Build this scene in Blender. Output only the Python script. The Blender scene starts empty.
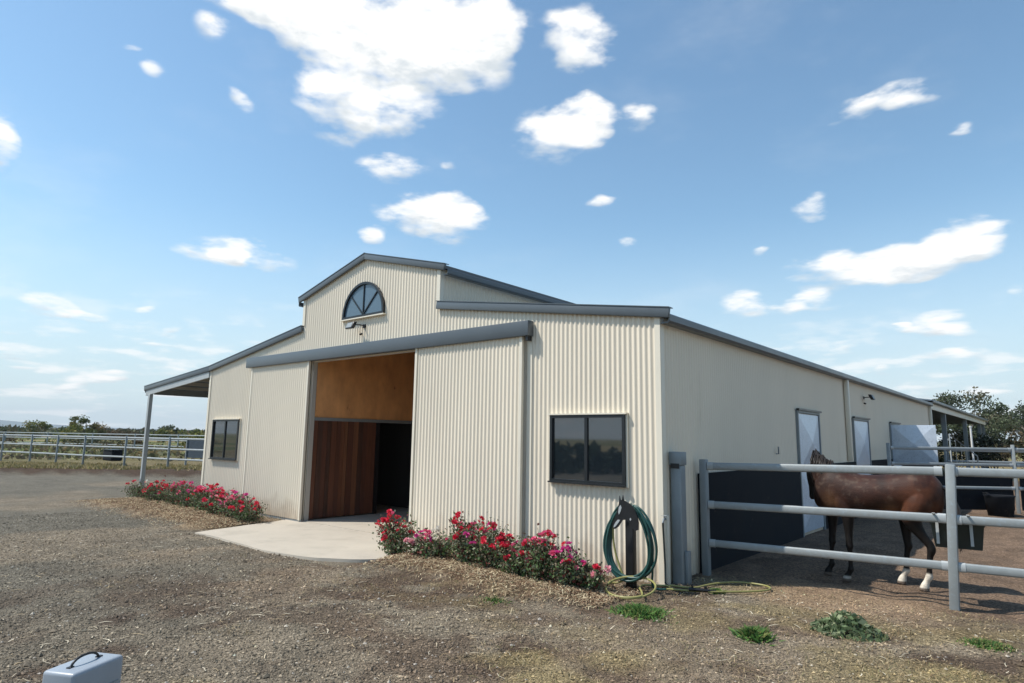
import bpy, bmesh, math, random
import numpy as np
from mathutils import Vector, Matrix
R = math.radians
scene = bpy.context.scene
C = scene.collection

# ------------------------------------------------------------------ camera
cam_data = bpy.data.cameras.new('camera'); cam = bpy.data.objects.new('camera', cam_data); C.objects.link(cam)
CAM = Vector((3.711, -7.235, 1.70))
yaw, pit, rol = R(40.327), R(8.575), R(0.898)
F = Vector((-math.sin(yaw)*math.cos(pit), math.cos(yaw)*math.cos(pit), math.sin(pit)))
Rt = Vector((math.cos(yaw), math.sin(yaw), 0)); U = Rt.cross(F)
R2 = Rt*math.cos(rol)+U*math.sin(rol); U2 = -Rt*math.sin(rol)+U*math.cos(rol)
cam.matrix_world = Matrix((( R2.x, U2.x, -F.x, CAM.x), (R2.y, U2.y, -F.y, CAM.y), (R2.z, U2.z, -F.z, CAM.z), (0, 0, 0, 1)))
cam_data.sensor_width = 36; cam_data.lens = 638.5*36/1024
cam_data.clip_start = 0.1; cam_data.clip_end = 12000
scene.camera = cam
scene.render.resolution_x = 1024; scene.render.resolution_y = 683

# ------------------------------------------------------------------ sky with clouds
SUN_DIR = Vector((-0.74, -0.67, 1.43)).normalized()       # towards the sun
elev = math.asin(SUN_DIR.z); azim = math.atan2(SUN_DIR.x, SUN_DIR.y)
world = bpy.data.worlds.new('World'); scene.world = world; world.use_nodes = True
nt = world.node_tree; nt.nodes.clear()
def wn(t, **k):
    n = nt.nodes.new(t)
    for a, b in k.items(): setattr(n, a, b)
    return n
def wl(a, b): nt.links.new(a, b)
def wmath(op, a, b=None, c=None, clamp=False):
    n = wn('ShaderNodeMath', operation=op, use_clamp=clamp)
    for i, v in enumerate((a, b, c)):
        if v is None: continue
        if isinstance(v, (int, float)): n.inputs[i].default_value = v
        else: wl(v, n.inputs[i])
    return n.outputs[0]
def wvec(op, a, b=None):
    n = wn('ShaderNodeVectorMath', operation=op)
    for i, v in enumerate((a, b)):
        if v is None: continue
        if isinstance(v, (tuple, list)): n.inputs[i].default_value = v
        else: wl(v, n.inputs[i])
    return n
BLOBS = [[-0.669,0.495,0.555,5.284,5.427,0.624,-5.18,4.74,-11.364,1.75],[-0.724,0.413,0.553,7.036,10.82,0.225,-11.981,3.984,-19.572,1.75],[-0.737,0.479,0.476,13.096,16.451,2.665,-5.478,4.739,-14.304,1.75],[-0.7,0.543,0.464,10.972,10.224,3.503,-6.686,14.693,-28.318,1.6],[-0.606,0.579,0.545,7.7,5.93,1.344,-4.368,8.841,-15.158,1.75],[-0.558,0.604,0.569,18.561,15.882,0.485,-7.209,8.528,-17.005,1.6],[-0.742,0.372,0.557,8.176,11.106,2.57,-18.769,13.193,-34.717,1.6],[-0.467,0.688,0.556,15.001,13.58,-5.103,-13.592,6.875,-20.82,1.75],[-0.523,0.724,0.45,12.518,7.315,1.684,-2.448,11.249,-22.058,1.6],[-0.492,0.737,0.464,20.398,13.603,-1.079,-7.22,10.736,-25.785,1.6],[-0.423,0.777,0.466,27.233,15.683,-2.51,-9.99,16.916,-38.377,1.25],[-0.722,0.569,0.394,12.557,14.06,1.451,-11.18,11.243,-37.996,1.25],[-0.67,0.625,0.402,42.032,42.206,3.191,-27.383,30.314,-93.923,1.0],[-0.706,0.623,0.338,9.808,9.953,0.68,-6.43,7.164,-28.141,1.6],[-0.678,0.659,0.326,15.048,14.345,0.755,-5.34,6.324,-25.435,1.6],[-0.766,0.57,0.298,25.061,31.205,3.093,-10.028,10.528,-47.594,1.25],[-0.884,0.392,0.252,9.145,17.696,2.549,-9.246,8.367,-47.415,1.25],[-0.862,0.44,0.251,8.937,15.794,1.014,-10.564,6.763,-50.215,1.25],[-0.961,0.226,0.161,7.092,27.399,0.756,-8.308,3.81,-58.006,1.25],[-0.952,0.266,0.154,7.04,23.993,-1.199,-17.025,2.433,-112.969,1.0],[-0.844,0.272,0.463,25.833,52.185,15.315,-33.362,19.302,-73.256,1.0],[-0.843,0.244,0.48,28.126,58.544,18.643,-65.851,35.551,-134.854,1.0],[-0.812,0.376,0.446,8.419,34.939,-15.248,-39.875,-18.303,-58.214,1.0],[-0.792,0.324,0.517,8.51,44.338,-15.722,-33.975,-13.69,-44.439,1.25],[-0.93,0.15,0.335,5.774,47.831,-6.948,-8.962,-2.831,-25.145,1.6],[-0.173,0.885,0.432,21.076,1.132,4.958,13.211,25.713,-48.58,1.25],[-0.127,0.89,0.439,19.271,1.066,2.276,8.426,22.369,-44.053,1.25],[-0.104,0.896,0.432,31.611,7.003,-8.055,-7.494,25.398,-55.617,1.25],[-0.234,0.917,0.323,42.384,12.4,-6.02,-5.934,13.445,-44.034,1.25],[-0.199,0.951,0.236,12.289,1.929,0.462,0.679,8.297,-35.032,1.6],[-0.112,0.963,0.244,13.712,0.533,2.143,4.146,8.324,-32.937,1.6],[-0.068,0.964,0.257,23.626,0.911,0.93,1.71,8.681,-34.11,1.6],[-0.136,0.963,0.231,19.959,2.919,-2.617,-4.666,10.062,-46.892,1.25],[-0.331,0.923,0.197,25.824,9.054,-1.633,-3.97,6.523,-39.862,1.25],[-0.28,0.941,0.19,32.821,9.706,-2.336,-5.963,10.058,-61.101,1.0],[-0.246,0.95,0.195,24.601,6.252,-2.012,-5.043,8.783,-51.712,1.25],[-0.104,0.983,0.154,26.153,1.777,3.156,2.881,7.4,-48.614,1.25],[-0.075,0.986,0.146,22.117,1.478,-1.97,-8.545,13.471,-98.813,1.0],[-0.138,0.979,0.147,31.912,4.352,-2.447,-9.592,14.757,-110.58,1.0],[-0.215,0.968,0.132,32.763,6.555,1.477,-0.57,11.786,-91.253,1.0],[-0.108,0.988,0.114,18.942,1.695,-1.154,-8.041,9.825,-97.279,1.0],[-0.176,0.979,0.099,47.331,8.196,-1.919,-10.167,10.849,-130.998,1.0],[-0.93,0.347,0.118,10.928,27.051,2.376,-8.235,13.096,-107.546,1.0],[-0.931,0.327,0.161,16.68,43.496,5.089,-12.911,14.867,-107.951,1.0],[-0.974,0.194,0.119,9.876,43.828,5.056,-11.092,15.118,-119.224,1.0],[-0.973,0.21,0.093,6.885,28.372,2.592,-4.948,9.482,-78.989,1.0],[-0.975,0.209,0.076,6.816,28.558,2.258,-4.908,11.921,-101.997,1.0],[-0.955,0.289,0.069,7.266,21.92,1.424,-2.82,9.215,-84.51,1.0],[-0.963,0.264,0.059,7.772,26.08,1.573,-3.048,12.479,-114.846,1.0],[-0.946,0.316,0.071,9.204,25.618,1.63,-2.735,8.91,-83.061,1.0],[-0.927,0.365,0.082,9.971,23.634,1.543,-3.754,9.868,-91.995,1.0],[-0.882,0.453,0.127,10.548,19.035,1.438,-5.726,9.133,-76.282,1.0],[-0.923,0.358,0.14,19.759,47.737,4.726,-12.371,16.572,-127.701,1.0],[-0.876,0.413,0.251,15.712,29.61,4.129,-19.956,18.307,-101.682,1.0],[-0.021,0.98,0.197,66.461,2.766,-9.211,-7.867,17.272,-89.333,1.0],[-0.065,0.92,0.386,55.989,4.659,-2.971,5.756,56.216,-134.198,1.0],[-0.472,0.83,0.296,43.25,24.73,-2.059,-15.273,24.374,-94.416,1.0],[-0.106,0.992,0.072,17.296,1.382,-0.561,-5.967,4.443,-76.518,1.0],[-0.055,0.997,0.062,23.175,0.821,-0.666,-5.797,3.632,-71.548,1.0],[-0.148,0.976,0.157,55.537,8.64,-4.442,-14.579,23.767,-164.49,1.0],[-0.499,0.789,0.358,35.946,22.823,-1.568,-23.37,35.726,-112.607,1.0],[-0.299,0.913,0.276,62.855,21.948,-6.271,-15.58,30.647,-119.954,1.0]]
out = wn('ShaderNodeOutputWorld'); bg = wn('ShaderNodeBackground'); bg.inputs[1].default_value = 0.120
sky = wn('ShaderNodeTexSky', sky_type='NISHITA', sun_disc=False, sun_elevation=elev, sun_rotation=azim)
sky.air_density = 1.15; sky.dust_density = 0.5; sky.ozone_density = 1.6; sky.altitude = 300
tc = wn('ShaderNodeTexCoord'); d0 = tc.outputs['Generated']
# stretch the noise so the puffs flatten towards the horizon, as real cumulus fields do
sep = wn('ShaderNodeSeparateXYZ'); wl(d0, sep.inputs[0])
zc = wmath('MULTIPLY', wmath('POWER', wmath('MAXIMUM', sep.outputs[2], 0.0), 0.6), 3.0)
cmb = wn('ShaderNodeCombineXYZ'); wl(sep.outputs[0], cmb.inputs[0]); wl(sep.outputs[1], cmb.inputs[1]); wl(zc, cmb.inputs[2])
def wnoise(vec, scale, detail, rough=0.55):
    n = wn('ShaderNodeTexNoise'); n.inputs['Scale'].default_value = scale; n.inputs['Detail'].default_value = detail
    n.inputs['Roughness'].default_value = rough; wl(vec, n.inputs['Vector']); return n
n1 = wnoise(cmb.outputs[0], 9.0, 2)
warp = wvec('SCALE', wvec('SUBTRACT', n1.outputs['Color'], (0.5, 0.5, 0.5)).outputs[0]); warp.inputs['Scale'].default_value = 0.045
d = wvec('ADD', d0, warp.outputs[0]).outputs[0]
field = None; low_side = None
for b in BLOBS:
    D, A, B = b[0:3], b[3:6], b[6:9]
    s = wvec('SUBTRACT', d, D).outputs[0]
    u = wvec('DOT_PRODUCT', s, A).outputs['Value']; v = wvec('DOT_PRODUCT', s, B).outputs['Value']
    r2 = wmath('MULTIPLY_ADD', v, v, wmath('MULTIPLY', u, u))
    f = wmath('MAXIMUM', wmath('SUBTRACT', b[9], r2), 0.0)
    field = f if field is None else wmath('ADD', field, f)
    low_side = wmath('MULTIPLY', f, v) if low_side is None else wmath('MULTIPLY_ADD', f, v, low_side)
low_side = wmath('DIVIDE', low_side, wmath('ADD', field, 0.05))          # -1 crown of the cloud .. 1 its base
field = wmath('MINIMUM', field, 2.1)
nb_ = wnoise(cmb.outputs[0], 13.0, 3, 0.5)
nf_ = wnoise(cmb.outputs[0], 34.0, 7, 0.62)
nz = wmath('SUBTRACT', nf_.outputs[0], 0.5)
dens = wmath('MULTIPLY_ADD', nz, 2.2, wmath('MULTIPLY_ADD', wmath('SUBTRACT', nb_.outputs[0], 0.5), 4.2, field))
mr = wn('ShaderNodeMapRange', interpolation_type='SMOOTHSTEP'); wl(dens, mr.inputs[0])
mr.inputs[1].default_value = 0.20; mr.inputs[2].default_value = 1.95
mask = wmath('MULTIPLY', mr.outputs[0], wmath('MULTIPLY', field, 1.3, clamp=True))
# thin high veil
n3 = wnoise(cmb.outputs[0], 3.2, 5, 0.6)
mv = wn('ShaderNodeMapRange', interpolation_type='SMOOTHSTEP'); wl(n3.outputs[0], mv.inputs[0])
mv.inputs[1].default_value = 0.50; mv.inputs[2].default_value = 0.85; mv.inputs[4].default_value = 0.16
# small scattered puffs low over the horizon
n4 = wnoise(cmb.outputs[0], 13.0, 6, 0.55)
mp = wn('ShaderNodeMapRange', interpolation_type='SMOOTHSTEP'); wl(n4.outputs[0], mp.inputs[0])
mp.inputs[1].default_value = 0.48; mp.inputs[2].default_value = 0.68; mp.inputs[4].default_value = 0.75
lowr = wn('ShaderNodeMapRange', interpolation_type='SMOOTHSTEP'); wl(sep.outputs[2], lowr.inputs[0])
lowr.inputs[1].default_value = 0.23; lowr.inputs[2].default_value = 0.06
low = wmath('MULTIPLY', mp.outputs[0], lowr.outputs[0])
mask = wmath('MAXIMUM', mask, wmath('MAXIMUM', low, mv.outputs[0]))
# colours: sky slightly milky towards the horizon, clouds white with grey folds
tint = wn('ShaderNodeMix', data_type='RGBA', blend_type='MULTIPLY'); tint.inputs[0].default_value = 1.0
wl(sky.outputs[0], tint.inputs[6]); tint.inputs[7].default_value = (0.97, 1.12, 1.09, 1)
hz = wn('ShaderNodeMapRange', interpolation_type='SMOOTHSTEP'); wl(sep.outputs[2], hz.inputs[0])
hz.inputs[1].default_value = 0.34; hz.inputs[2].default_value = 0.0; hz.inputs[4].default_value = 0.85
hmix = wn('ShaderNodeMix', data_type='RGBA'); wl(hz.outputs[0], hmix.inputs[0]); wl(tint.outputs[2], hmix.inputs[6])
hmix.inputs[7].default_value = (4.15, 4.95, 5.6, 1)
shade = wn('ShaderNodeMapRange', interpolation_type='SMOOTHSTEP')
wl(wmath('MULTIPLY_ADD', nz, 2.4, wmath('MULTIPLY_ADD', wmath('SUBTRACT', nb_.outputs[0], 0.5), -1.5, low_side)), shade.inputs[0])
shade.inputs[1].default_value = -0.1; shade.inputs[2].default_value = 1.1
cmix = wn('ShaderNodeMix', data_type='RGBA'); wl(shade.outputs[0], cmix.inputs[0])
cmix.inputs[6].default_value = (7.0, 7.0, 6.9, 1); cmix.inputs[7].default_value = (4.5, 4.9, 5.2, 1)
cs = cmix
cm = wn('ShaderNodeMix', data_type='RGBA'); wl(mask, cm.inputs[0]); wl(hmix.outputs[2], cm.inputs[6]); wl(cs.outputs[2], cm.inputs[7])
wl(cm.outputs[2], bg.inputs[0]); wl(bg.outputs[0], out.inputs[0])
world.cycles.sampling_method = 'MANUAL'; world.cycles.sample_map_resolution = 512

# ------------------------------------------------------------------ sun, exposure
sl = bpy.data.lights.new('sun', 'SUN'); sl.energy = 4.0; sl.angle = R(0.53); sl.color = (1.0, 0.955, 0.88)
so = bpy.data.objects.new('sun', sl); C.objects.link(so); so.rotation_euler = SUN_DIR.to_track_quat('Z', 'Y').to_euler()
scene.view_settings.view_transform = 'Standard'; scene.view_settings.look = 'None'
scene.view_settings.exposure = 0.42; scene.view_settings.gamma = 1.0; scene.view_settings.use_curve_mapping = False

# ------------------------------------------------------------------ helpers
class MB:
    """collects shapes; build() links them as one mesh object"""
    def __init__(s): s.v = []; s.f = []; s.sm = []
    def add(s, vs, fs, smooth=False):
        o = len(s.v); s.v += [tuple(v) for v in vs]; s.f += [tuple(i+o for i in f) for f in fs]; s.sm += [smooth]*len(fs); return s
    def box(s, x0, x1, y0, y1, z0, z1):
        return s.add([(x0,y0,z0),(x1,y0,z0),(x1,y1,z0),(x0,y1,z0),(x0,y0,z1),(x1,y0,z1),(x1,y1,z1),(x0,y1,z1)],
                     [(3,2,1,0),(4,5,6,7),(0,1,5,4),(1,2,6,5),(2,3,7,6),(3,0,4,7)])
    def beam(s, a, b, w, h, up=(0,0,1)):
        """box from a to b, w sideways, h along up"""
        a = Vector(a); b = Vector(b); t = (b-a).normalized(); sd = t.cross(Vector(up)).normalized(); uu = sd.cross(t).normalized()
        vs = [p+sd*sx*w/2+uu*sz*h/2 for p in (a, b) for sx, sz in ((-1,-1),(1,-1),(1,1),(-1,1))]
        return s.add(vs, [(3,2,1,0),(4,5,6,7),(0,1,5,4),(1,2,6,5),(2,3,7,6),(3,0,4,7)])
    def oval(s, a, b, w, h, up=(0,0,1), n=12):
        a = Vector(a); b = Vector(b); t = (b-a).normalized(); sd = t.cross(Vector(up)).normalized(); uu = sd.cross(t).normalized()
        vs = []
        for p in (a, b):
            for i in range(n):
                an = 2*math.pi*i/n; c, q = math.cos(an), math.sin(an)
                vs.append(p+sd*w/2*math.copysign(abs(c)**0.7, c)+uu*h/2*math.copysign(abs(q)**0.7, q))
        return s.add(vs, [(i,(i+1)%n,n+(i+1)%n,n+i) for i in range(n)], True).add(vs, [tuple(range(n))[::-1], tuple(range(n,2*n))])
    def tube(s, pts, rad, n=8, caps=True):
        pts = [Vector(p) for p in pts]; rs = rad if hasattr(rad, '__len__') else [rad]*len(pts)
        t0 = (pts[1]-pts[0]).normalized(); ref = Vector((0,0,1)) if abs(t0.z) < .9 else Vector((1,0,0))
        sd = t0.cross(ref).normalized(); vs = []
        for i, p in enumerate(pts):
            t = (pts[min(i+1,len(pts)-1)]-pts[max(i-1,0)]).normalized()
            sd = (sd - t*sd.dot(t)).normalized(); uu = t.cross(sd)
            for k in range(n):
                an = 2*math.pi*k/n; vs.append(p+(sd*math.cos(an)+uu*math.sin(an))*rs[i])
        fs = [(i*n+k, i*n+(k+1)%n, (i+1)*n+(k+1)%n, (i+1)*n+k) for i in range(len(pts)-1) for k in range(n)]
        s.add(vs, fs, True)
        if caps: s.add(vs, [tuple(range(n))[::-1], tuple(range((len(pts)-1)*n, len(pts)*n))])
        return s
    def prism(s, poly, y0, y1):
        """poly of (x,z) extruded along y"""
        n = len(poly); vs = [(x,y0,z) for x,z in poly]+[(x,y1,z) for x,z in poly]
        return s.add(vs, [tuple(range(n)), tuple(range(2*n-1,n-1,-1))]+[((i+1)%n,i,n+i,n+(i+1)%n) for i in range(n)])
    def bevel(s, w, seg=2):
        me = bpy.data.meshes.new('t'); me.from_pydata(s.v, [], s.f); bm = bmesh.new(); bm.from_mesh(me)
        bmesh.ops.remove_doubles(bm, verts=bm.verts, dist=1e-6); bmesh.ops.recalc_face_normals(bm, faces=bm.faces)
        es = [e for e in bm.edges if len(e.link_faces) == 2 and e.calc_face_angle(0) > 0.5]
        bmesh.ops.bevel(bm, geom=es, offset=w, segments=seg, profile=0.5, affect='EDGES', clamp_overlap=True)
        s.v = [tuple(v.co) for v in bm.verts]; s.f = [tuple(v.index for v in f.verts) for f in bm.faces]
        bm.verts.index_update(); s.f = [tuple(v.index for v in f.verts) for f in bm.faces]; s.sm = [True]*len(s.f)
        bm.free(); bpy.data.meshes.remove(me); s.auto = True; return s
    def mesh(s, name, m):
        me = bpy.data.meshes.new(name); me.from_pydata(s.v, [], s.f); me.materials.append(m)
        me.polygons.foreach_set('use_smooth', s.sm)
        if getattr(s, 'auto', False):
            bm = bmesh.new(); bm.from_mesh(me)
            for e in bm.edges:
                if len(e.link_faces) == 2 and e.calc_face_angle(0) > 0.7: e.smooth = False
            bm.to_mesh(me); bm.free()
        me.update(); return me
    def build(s, name, m, parent=None):
        """geometry in world coordinates; parent is an unrotated thing"""
        if parent:
            l = Vector((0,0,0)); q = parent
            while q: l += q.location; q = q.parent
            s.v = [(x-l.x, y-l.y, z-l.z) for x, y, z in s.v]
        o = bpy.data.objects.new(name, s.mesh(name, m)); C.objects.link(o); o.parent = parent
        return o
def tag(o, label=None, cat=None, group=None, kind=None):
    for k, v in (('label',label),('category',cat),('group',group),('kind',kind)):
        if v: o[k] = v
    return o
def empty(name, loc=(0,0,0), label=None, cat=None, group=None, rz=0):
    o = bpy.data.objects.new(name, None); C.objects.link(o); o.location = loc; o.rotation_euler = (0,0,rz); o.empty_display_size = .1
    return tag(o, label, cat, group)
def part(mb, name, m, parent):
    """geometry given in the parent's own coordinates"""
    o = bpy.data.objects.new(name, mb.mesh(name, m) if isinstance(mb, MB) else mb); C.objects.link(o); o.parent = parent; return o
def copy_tree(o, parent=None):
    c = o.copy(); C.objects.link(c); c.parent = parent
    for ch in list(o.children): copy_tree(ch, c)
    return c
def mesh_np(name, co, faces, m, cols=None, smooth=False):
    """co (n,3); faces (k,4) or (k,3)"""
    me = bpy.data.meshes.new(name); co = np.asarray(co, np.float32); faces = np.asarray(faces, np.int32); k = faces.shape[1]
    me.vertices.add(len(co)); me.vertices.foreach_set('co', co.ravel())
    me.loops.add(faces.size); me.loops.foreach_set('vertex_index', faces.ravel())
    me.polygons.add(len(faces)); me.polygons.foreach_set('loop_start', np.arange(len(faces), dtype=np.int32)*k)
    me.polygons.foreach_set('use_smooth', np.full(len(faces), smooth))
    if cols is not None:
        a = me.color_attributes.new('tone', 'FLOAT_COLOR', 'POINT'); c4 = np.ones((len(co),4), np.float32); c4[:,:3] = cols; a.data.foreach_set('color', c4.ravel())
    me.materials.append(m); me.update(calc_edges=True); me.validate(); return me
def vnoise(x, y, scale, seed=0):
    x = np.asarray(x)*scale+seed*17.3; y = np.asarray(y)*scale-seed*9.1
    xi = np.floor(x).astype(np.int64); yi = np.floor(y).astype(np.int64); fx = x-xi; fy = y-yi
    fx = fx*fx*(3-2*fx); fy = fy*fy*(3-2*fy)
    def h(a, b):
        n = (a*374761393 + b*668265263 + seed*1442695041) & 0xffffffff
        n = ((n ^ (n >> 13))*1274126177) & 0xffffffff
        return ((n ^ (n >> 16)) & 0xffff)/65535.0
    return (h(xi,yi)*(1-fx)+h(xi+1,yi)*fx)*(1-fy)+(h(xi,yi+1)*(1-fx)+h(xi+1,yi+1)*fx)*fy
def fbm(x, y, scale, oct=4, seed=0):
    s = 0; a = .5; t = 0
    for i in range(oct): s = s+a*vnoise(x, y, scale*2**i, seed+i); t += a; a *= .55
    return s/t
def sstep(a, b, x): t = np.clip((x-a)/(b-a), 0, 1); return t*t*(3-2*t)

# ------------------------------------------------------------------ materials
def mat(name, col, rough=.6, metal=0, var=.0, vscale=3., bump=0, bscale=60., spec=.5, attr=False, var2=None, coat=0, trans=0, stretch=None, sub=None, coords='Object'):
    m = bpy.data.materials.new(name); m.use_nodes = True; t = m.node_tree; n = t.nodes; L = t.links; p = n['Principled BSDF']
    p.inputs['Base Color'].default_value = (*col, 1); p.inputs['Roughness'].default_value = rough; p.inputs['Metallic'].default_value = metal
    p.inputs['Specular IOR Level'].default_value = spec; p.inputs['Coat Weight'].default_value = coat
    tcn = n.new('ShaderNodeTexCoord'); src = tcn.outputs[coords]
    if stretch:
        mp_ = n.new('ShaderNodeMapping'); mp_.inputs['Scale'].default_value = stretch; L.new(src, mp_.inputs[0]); src = mp_.outputs[0]
    colsock = None
    if attr:
        at = n.new('ShaderNodeAttribute'); at.attribute_name = 'tone'; colsock = at.outputs['Color']
        if col != (1,1,1):
            mx = n.new('ShaderNodeMix'); mx.data_type = 'RGBA'; mx.blend_type = 'MULTIPLY'; mx.inputs[0].default_value = 1
            L.new(colsock, mx.inputs[6]); mx.inputs[7].default_value = (*col, 1); colsock = mx.outputs[2]
    if var:
        nz_ = n.new('ShaderNodeTexNoise'); nz_.inputs['Scale'].default_value = vscale; nz_.inputs['Detail'].default_value = 6; nz_.inputs['Roughness'].default_value = .62; L.new(src, nz_.inputs['Vector'])
        mr_ = n.new('ShaderNodeMapRange'); L.new(nz_.outputs[0], mr_.inputs[0]); mr_.inputs[1].default_value = .25; mr_.inputs[2].default_value = .75; mr_.inputs[3].default_value = 1-var; mr_.inputs[4].default_value = 1+var
        mx = n.new('ShaderNodeMix'); mx.data_type = 'RGBA'; mx.blend_type = 'MULTIPLY'; mx.inputs[0].default_value = 1
        if colsock: L.new(colsock, mx.inputs[6])
        else: mx.inputs[6].default_value = (*col, 1)
        L.new(mr_.outputs[0], mx.inputs[7]); colsock = mx.outputs[2]
        mr2 = n.new('ShaderNodeMapRange'); L.new(nz_.outputs[0], mr2.inputs[0]); mr2.inputs[3].default_value = max(0, rough-.12); mr2.inputs[4].default_value = min(1, rough+.12); L.new(mr2.outputs[0], p.inputs['Roughness'])
    if var2:
        c2, sc2, lo, hi = var2
        nz2 = n.new('ShaderNodeTexNoise'); nz2.inputs['Scale'].default_value = sc2; nz2.inputs['Detail'].default_value = 8; nz2.inputs['Roughness'].default_value = .65; L.new(src, nz2.inputs['Vector'])
        mr_ = n.new('ShaderNodeMapRange'); mr_.interpolation_type = 'SMOOTHSTEP'; L.new(nz2.outputs[0], mr_.inputs[0]); mr_.inputs[1].default_value = lo; mr_.inputs[2].default_value = hi
        mx = n.new('ShaderNodeMix'); mx.data_type = 'RGBA'; L.new(mr_.outputs[0], mx.inputs[0])
        if colsock: L.new(colsock, mx.inputs[6])
        else: mx.inputs[6].default_value = (*col, 1)
        mx.inputs[7].default_value = (*c2, 1); colsock = mx.outputs[2]
    if colsock: L.new(colsock, p.inputs['Base Color'])
    if bump:
        nb = n.new('ShaderNodeTexNoise'); nb.inputs['Scale'].default_value = bscale; nb.inputs['Detail'].default_value = 5; L.new(src, nb.inputs['Vector'])
        bp = n.new('ShaderNodeBump'); bp.inputs['Strength'].default_value = 1; bp.inputs['Distance'].default_value = bump; L.new(nb.outputs[0], bp.inputs['Height']); L.new(bp.outputs[0], p.inputs['Normal'])
    if trans:
        tr = n.new('ShaderNodeBsdfTranslucent'); ad = n.new('ShaderNodeMixShader'); ad.inputs[0].default_value = trans
        if colsock: L.new(colsock, tr.inputs[0])
        else: tr.inputs[0].default_value = (*col, 1)
        L.new(p.outputs[0], ad.inputs[1]); L.new(tr.outputs[0], ad.inputs[2]); L.new(ad.outputs[0], n['Material Output'].inputs[0])
    return m
M = dict(
    wall=mat('cream_steel', (.732,.65,.52), .42, var=.05, vscale=1.1, stretch=(1,1,.25), var2=((.60,.52,.40), 1.4, .60, .85)),
    trim=mat('cream_trim', (.72,.66,.54), .4, var=.03, vscale=2),
    grey=mat('blue_grey_steel', (.092,.108,.120), .38, var=.06, vscale=1.5),
    roof=mat('roof_steel', (.13,.165,.2), .4, var=.06, vscale=.7),
    soffit=mat('soffit_steel', (.42,.40,.36), .5, var=.05, vscale=2),
    galv=mat('galvanised_steel', (.27,.29,.29), .5, metal=.12, var=.10, vscale=7, var2=((.30,.35,.38), 22, .5, .75)),
    galvd=mat('dull_galvanised_steel', (.22,.245,.255), .5, metal=.15, var=.1, vscale=5),
    galvl=mat('bright_galvanised_steel', (.40,.42,.42), .45, metal=.12, var=.10, vscale=14),
    sheet=mat('galvanised_sheet', (.60,.66,.74), .36, metal=.25, var=.09, vscale=5, var2=((.40,.46,.53), 30, .52, .7)),
    black=mat('black_frame', (.012,.014,.016), .35, var=.1, vscale=5),
    iron=mat('black_painted_iron', (.010,.010,.011), .4, var=.2, vscale=20, bump=.0008, bscale=200),
    rubber=mat('black_rubber', (.008,.010,.014), .8, spec=.2, var=.25, vscale=2.5, bump=.002, bscale=30, var2=((.07,.055,.042), 4.5, .60, .80)),
    glass=mat('dark_window_glass', (.012,.017,.022), .03, spec=1.0),
    ply=mat('plywood', (.64,.32,.13), .55, var=.24, vscale=4, stretch=(1,.9,.45), var2=((.22,.08,.03), 5, .62, .72)),
    dark=mat('dark_interior', (.02,.018,.016), .8),  # near-black colour paints the unlit depth of stalls and aisle
    slab=mat('concrete', (.43,.38,.31), .85, var=.07, vscale=2.5, bump=.002, bscale=60, var2=((.36,.32,.26), 1.6, .50, .75)),
    white=mat('white_plastic', (.7,.7,.68), .45),
    hoseg=mat('green_hose', (.014,.060,.052), .4, var=.15, vscale=9),
    hosey=mat('yellow_green_hose', (.27,.25,.085), .45, var=.15, vscale=9),
    hoseb=mat('black_hose', (.012,.018,.018), .4),
    leafr=mat('rose_leaf', (1,1,1), .6, spec=.2, attr=True, trans=.25),
    leaft=mat('tree_leaf', (1,1,1), .7, spec=.15, attr=True, trans=.2),
    stemm=mat('rose_stem', (.07,.055,.03), .8),
    bark=mat('bark', (.16,.135,.11), .9, var=.3, vscale=3, bump=.01, bscale=12),
    stone=mat('gravel_stone', (1,1,1), .85, attr=True),
    straw=mat('straw', (1,1,1), .9, spec=.15, attr=True),
    grass=mat('grass_blades', (1,1,1), .7, spec=.15, attr=True, trans=.25),
)

M['glass'].node_tree.nodes['Principled BSDF'].inputs['IOR'].default_value = 1.75
# dust and splash marks low on the cladding
_t = M['wall'].node_tree; _n = _t.nodes; _p = _n['Principled BSDF']; _src = _p.inputs['Base Color'].links[0].from_socket
_g = _n.new('ShaderNodeNewGeometry'); _s = _n.new('ShaderNodeSeparateXYZ'); _t.links.new(_g.outputs['Position'], _s.inputs[0])
_z = _n.new('ShaderNodeTexNoise'); _z.inputs['Scale'].default_value = 5; _z.inputs['Detail'].default_value = 6; _t.links.new(_g.outputs['Position'], _z.inputs['Vector'])
_a = _n.new('ShaderNodeMath'); _a.operation = 'MULTIPLY_ADD'; _t.links.new(_z.outputs[0], _a.inputs[0]); _a.inputs[1].default_value = -.8; _t.links.new(_s.outputs[2], _a.inputs[2])
_r = _n.new('ShaderNodeMapRange'); _t.links.new(_a.outputs[0], _r.inputs[0]); _r.inputs[1].default_value = -.40; _r.inputs[2].default_value = .05; _r.inputs[3].default_value = .55; _r.inputs[4].default_value = 0
_m = _n.new('ShaderNodeMix'); _m.data_type = 'RGBA'; _t.links.new(_r.outputs[0], _m.inputs[0]); _t.links.new(_src, _m.inputs[6]); _m.inputs[7].default_value = (.38,.28,.19,1); _t.links.new(_m.outputs[2], _p.inputs['Base Color'])

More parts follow.
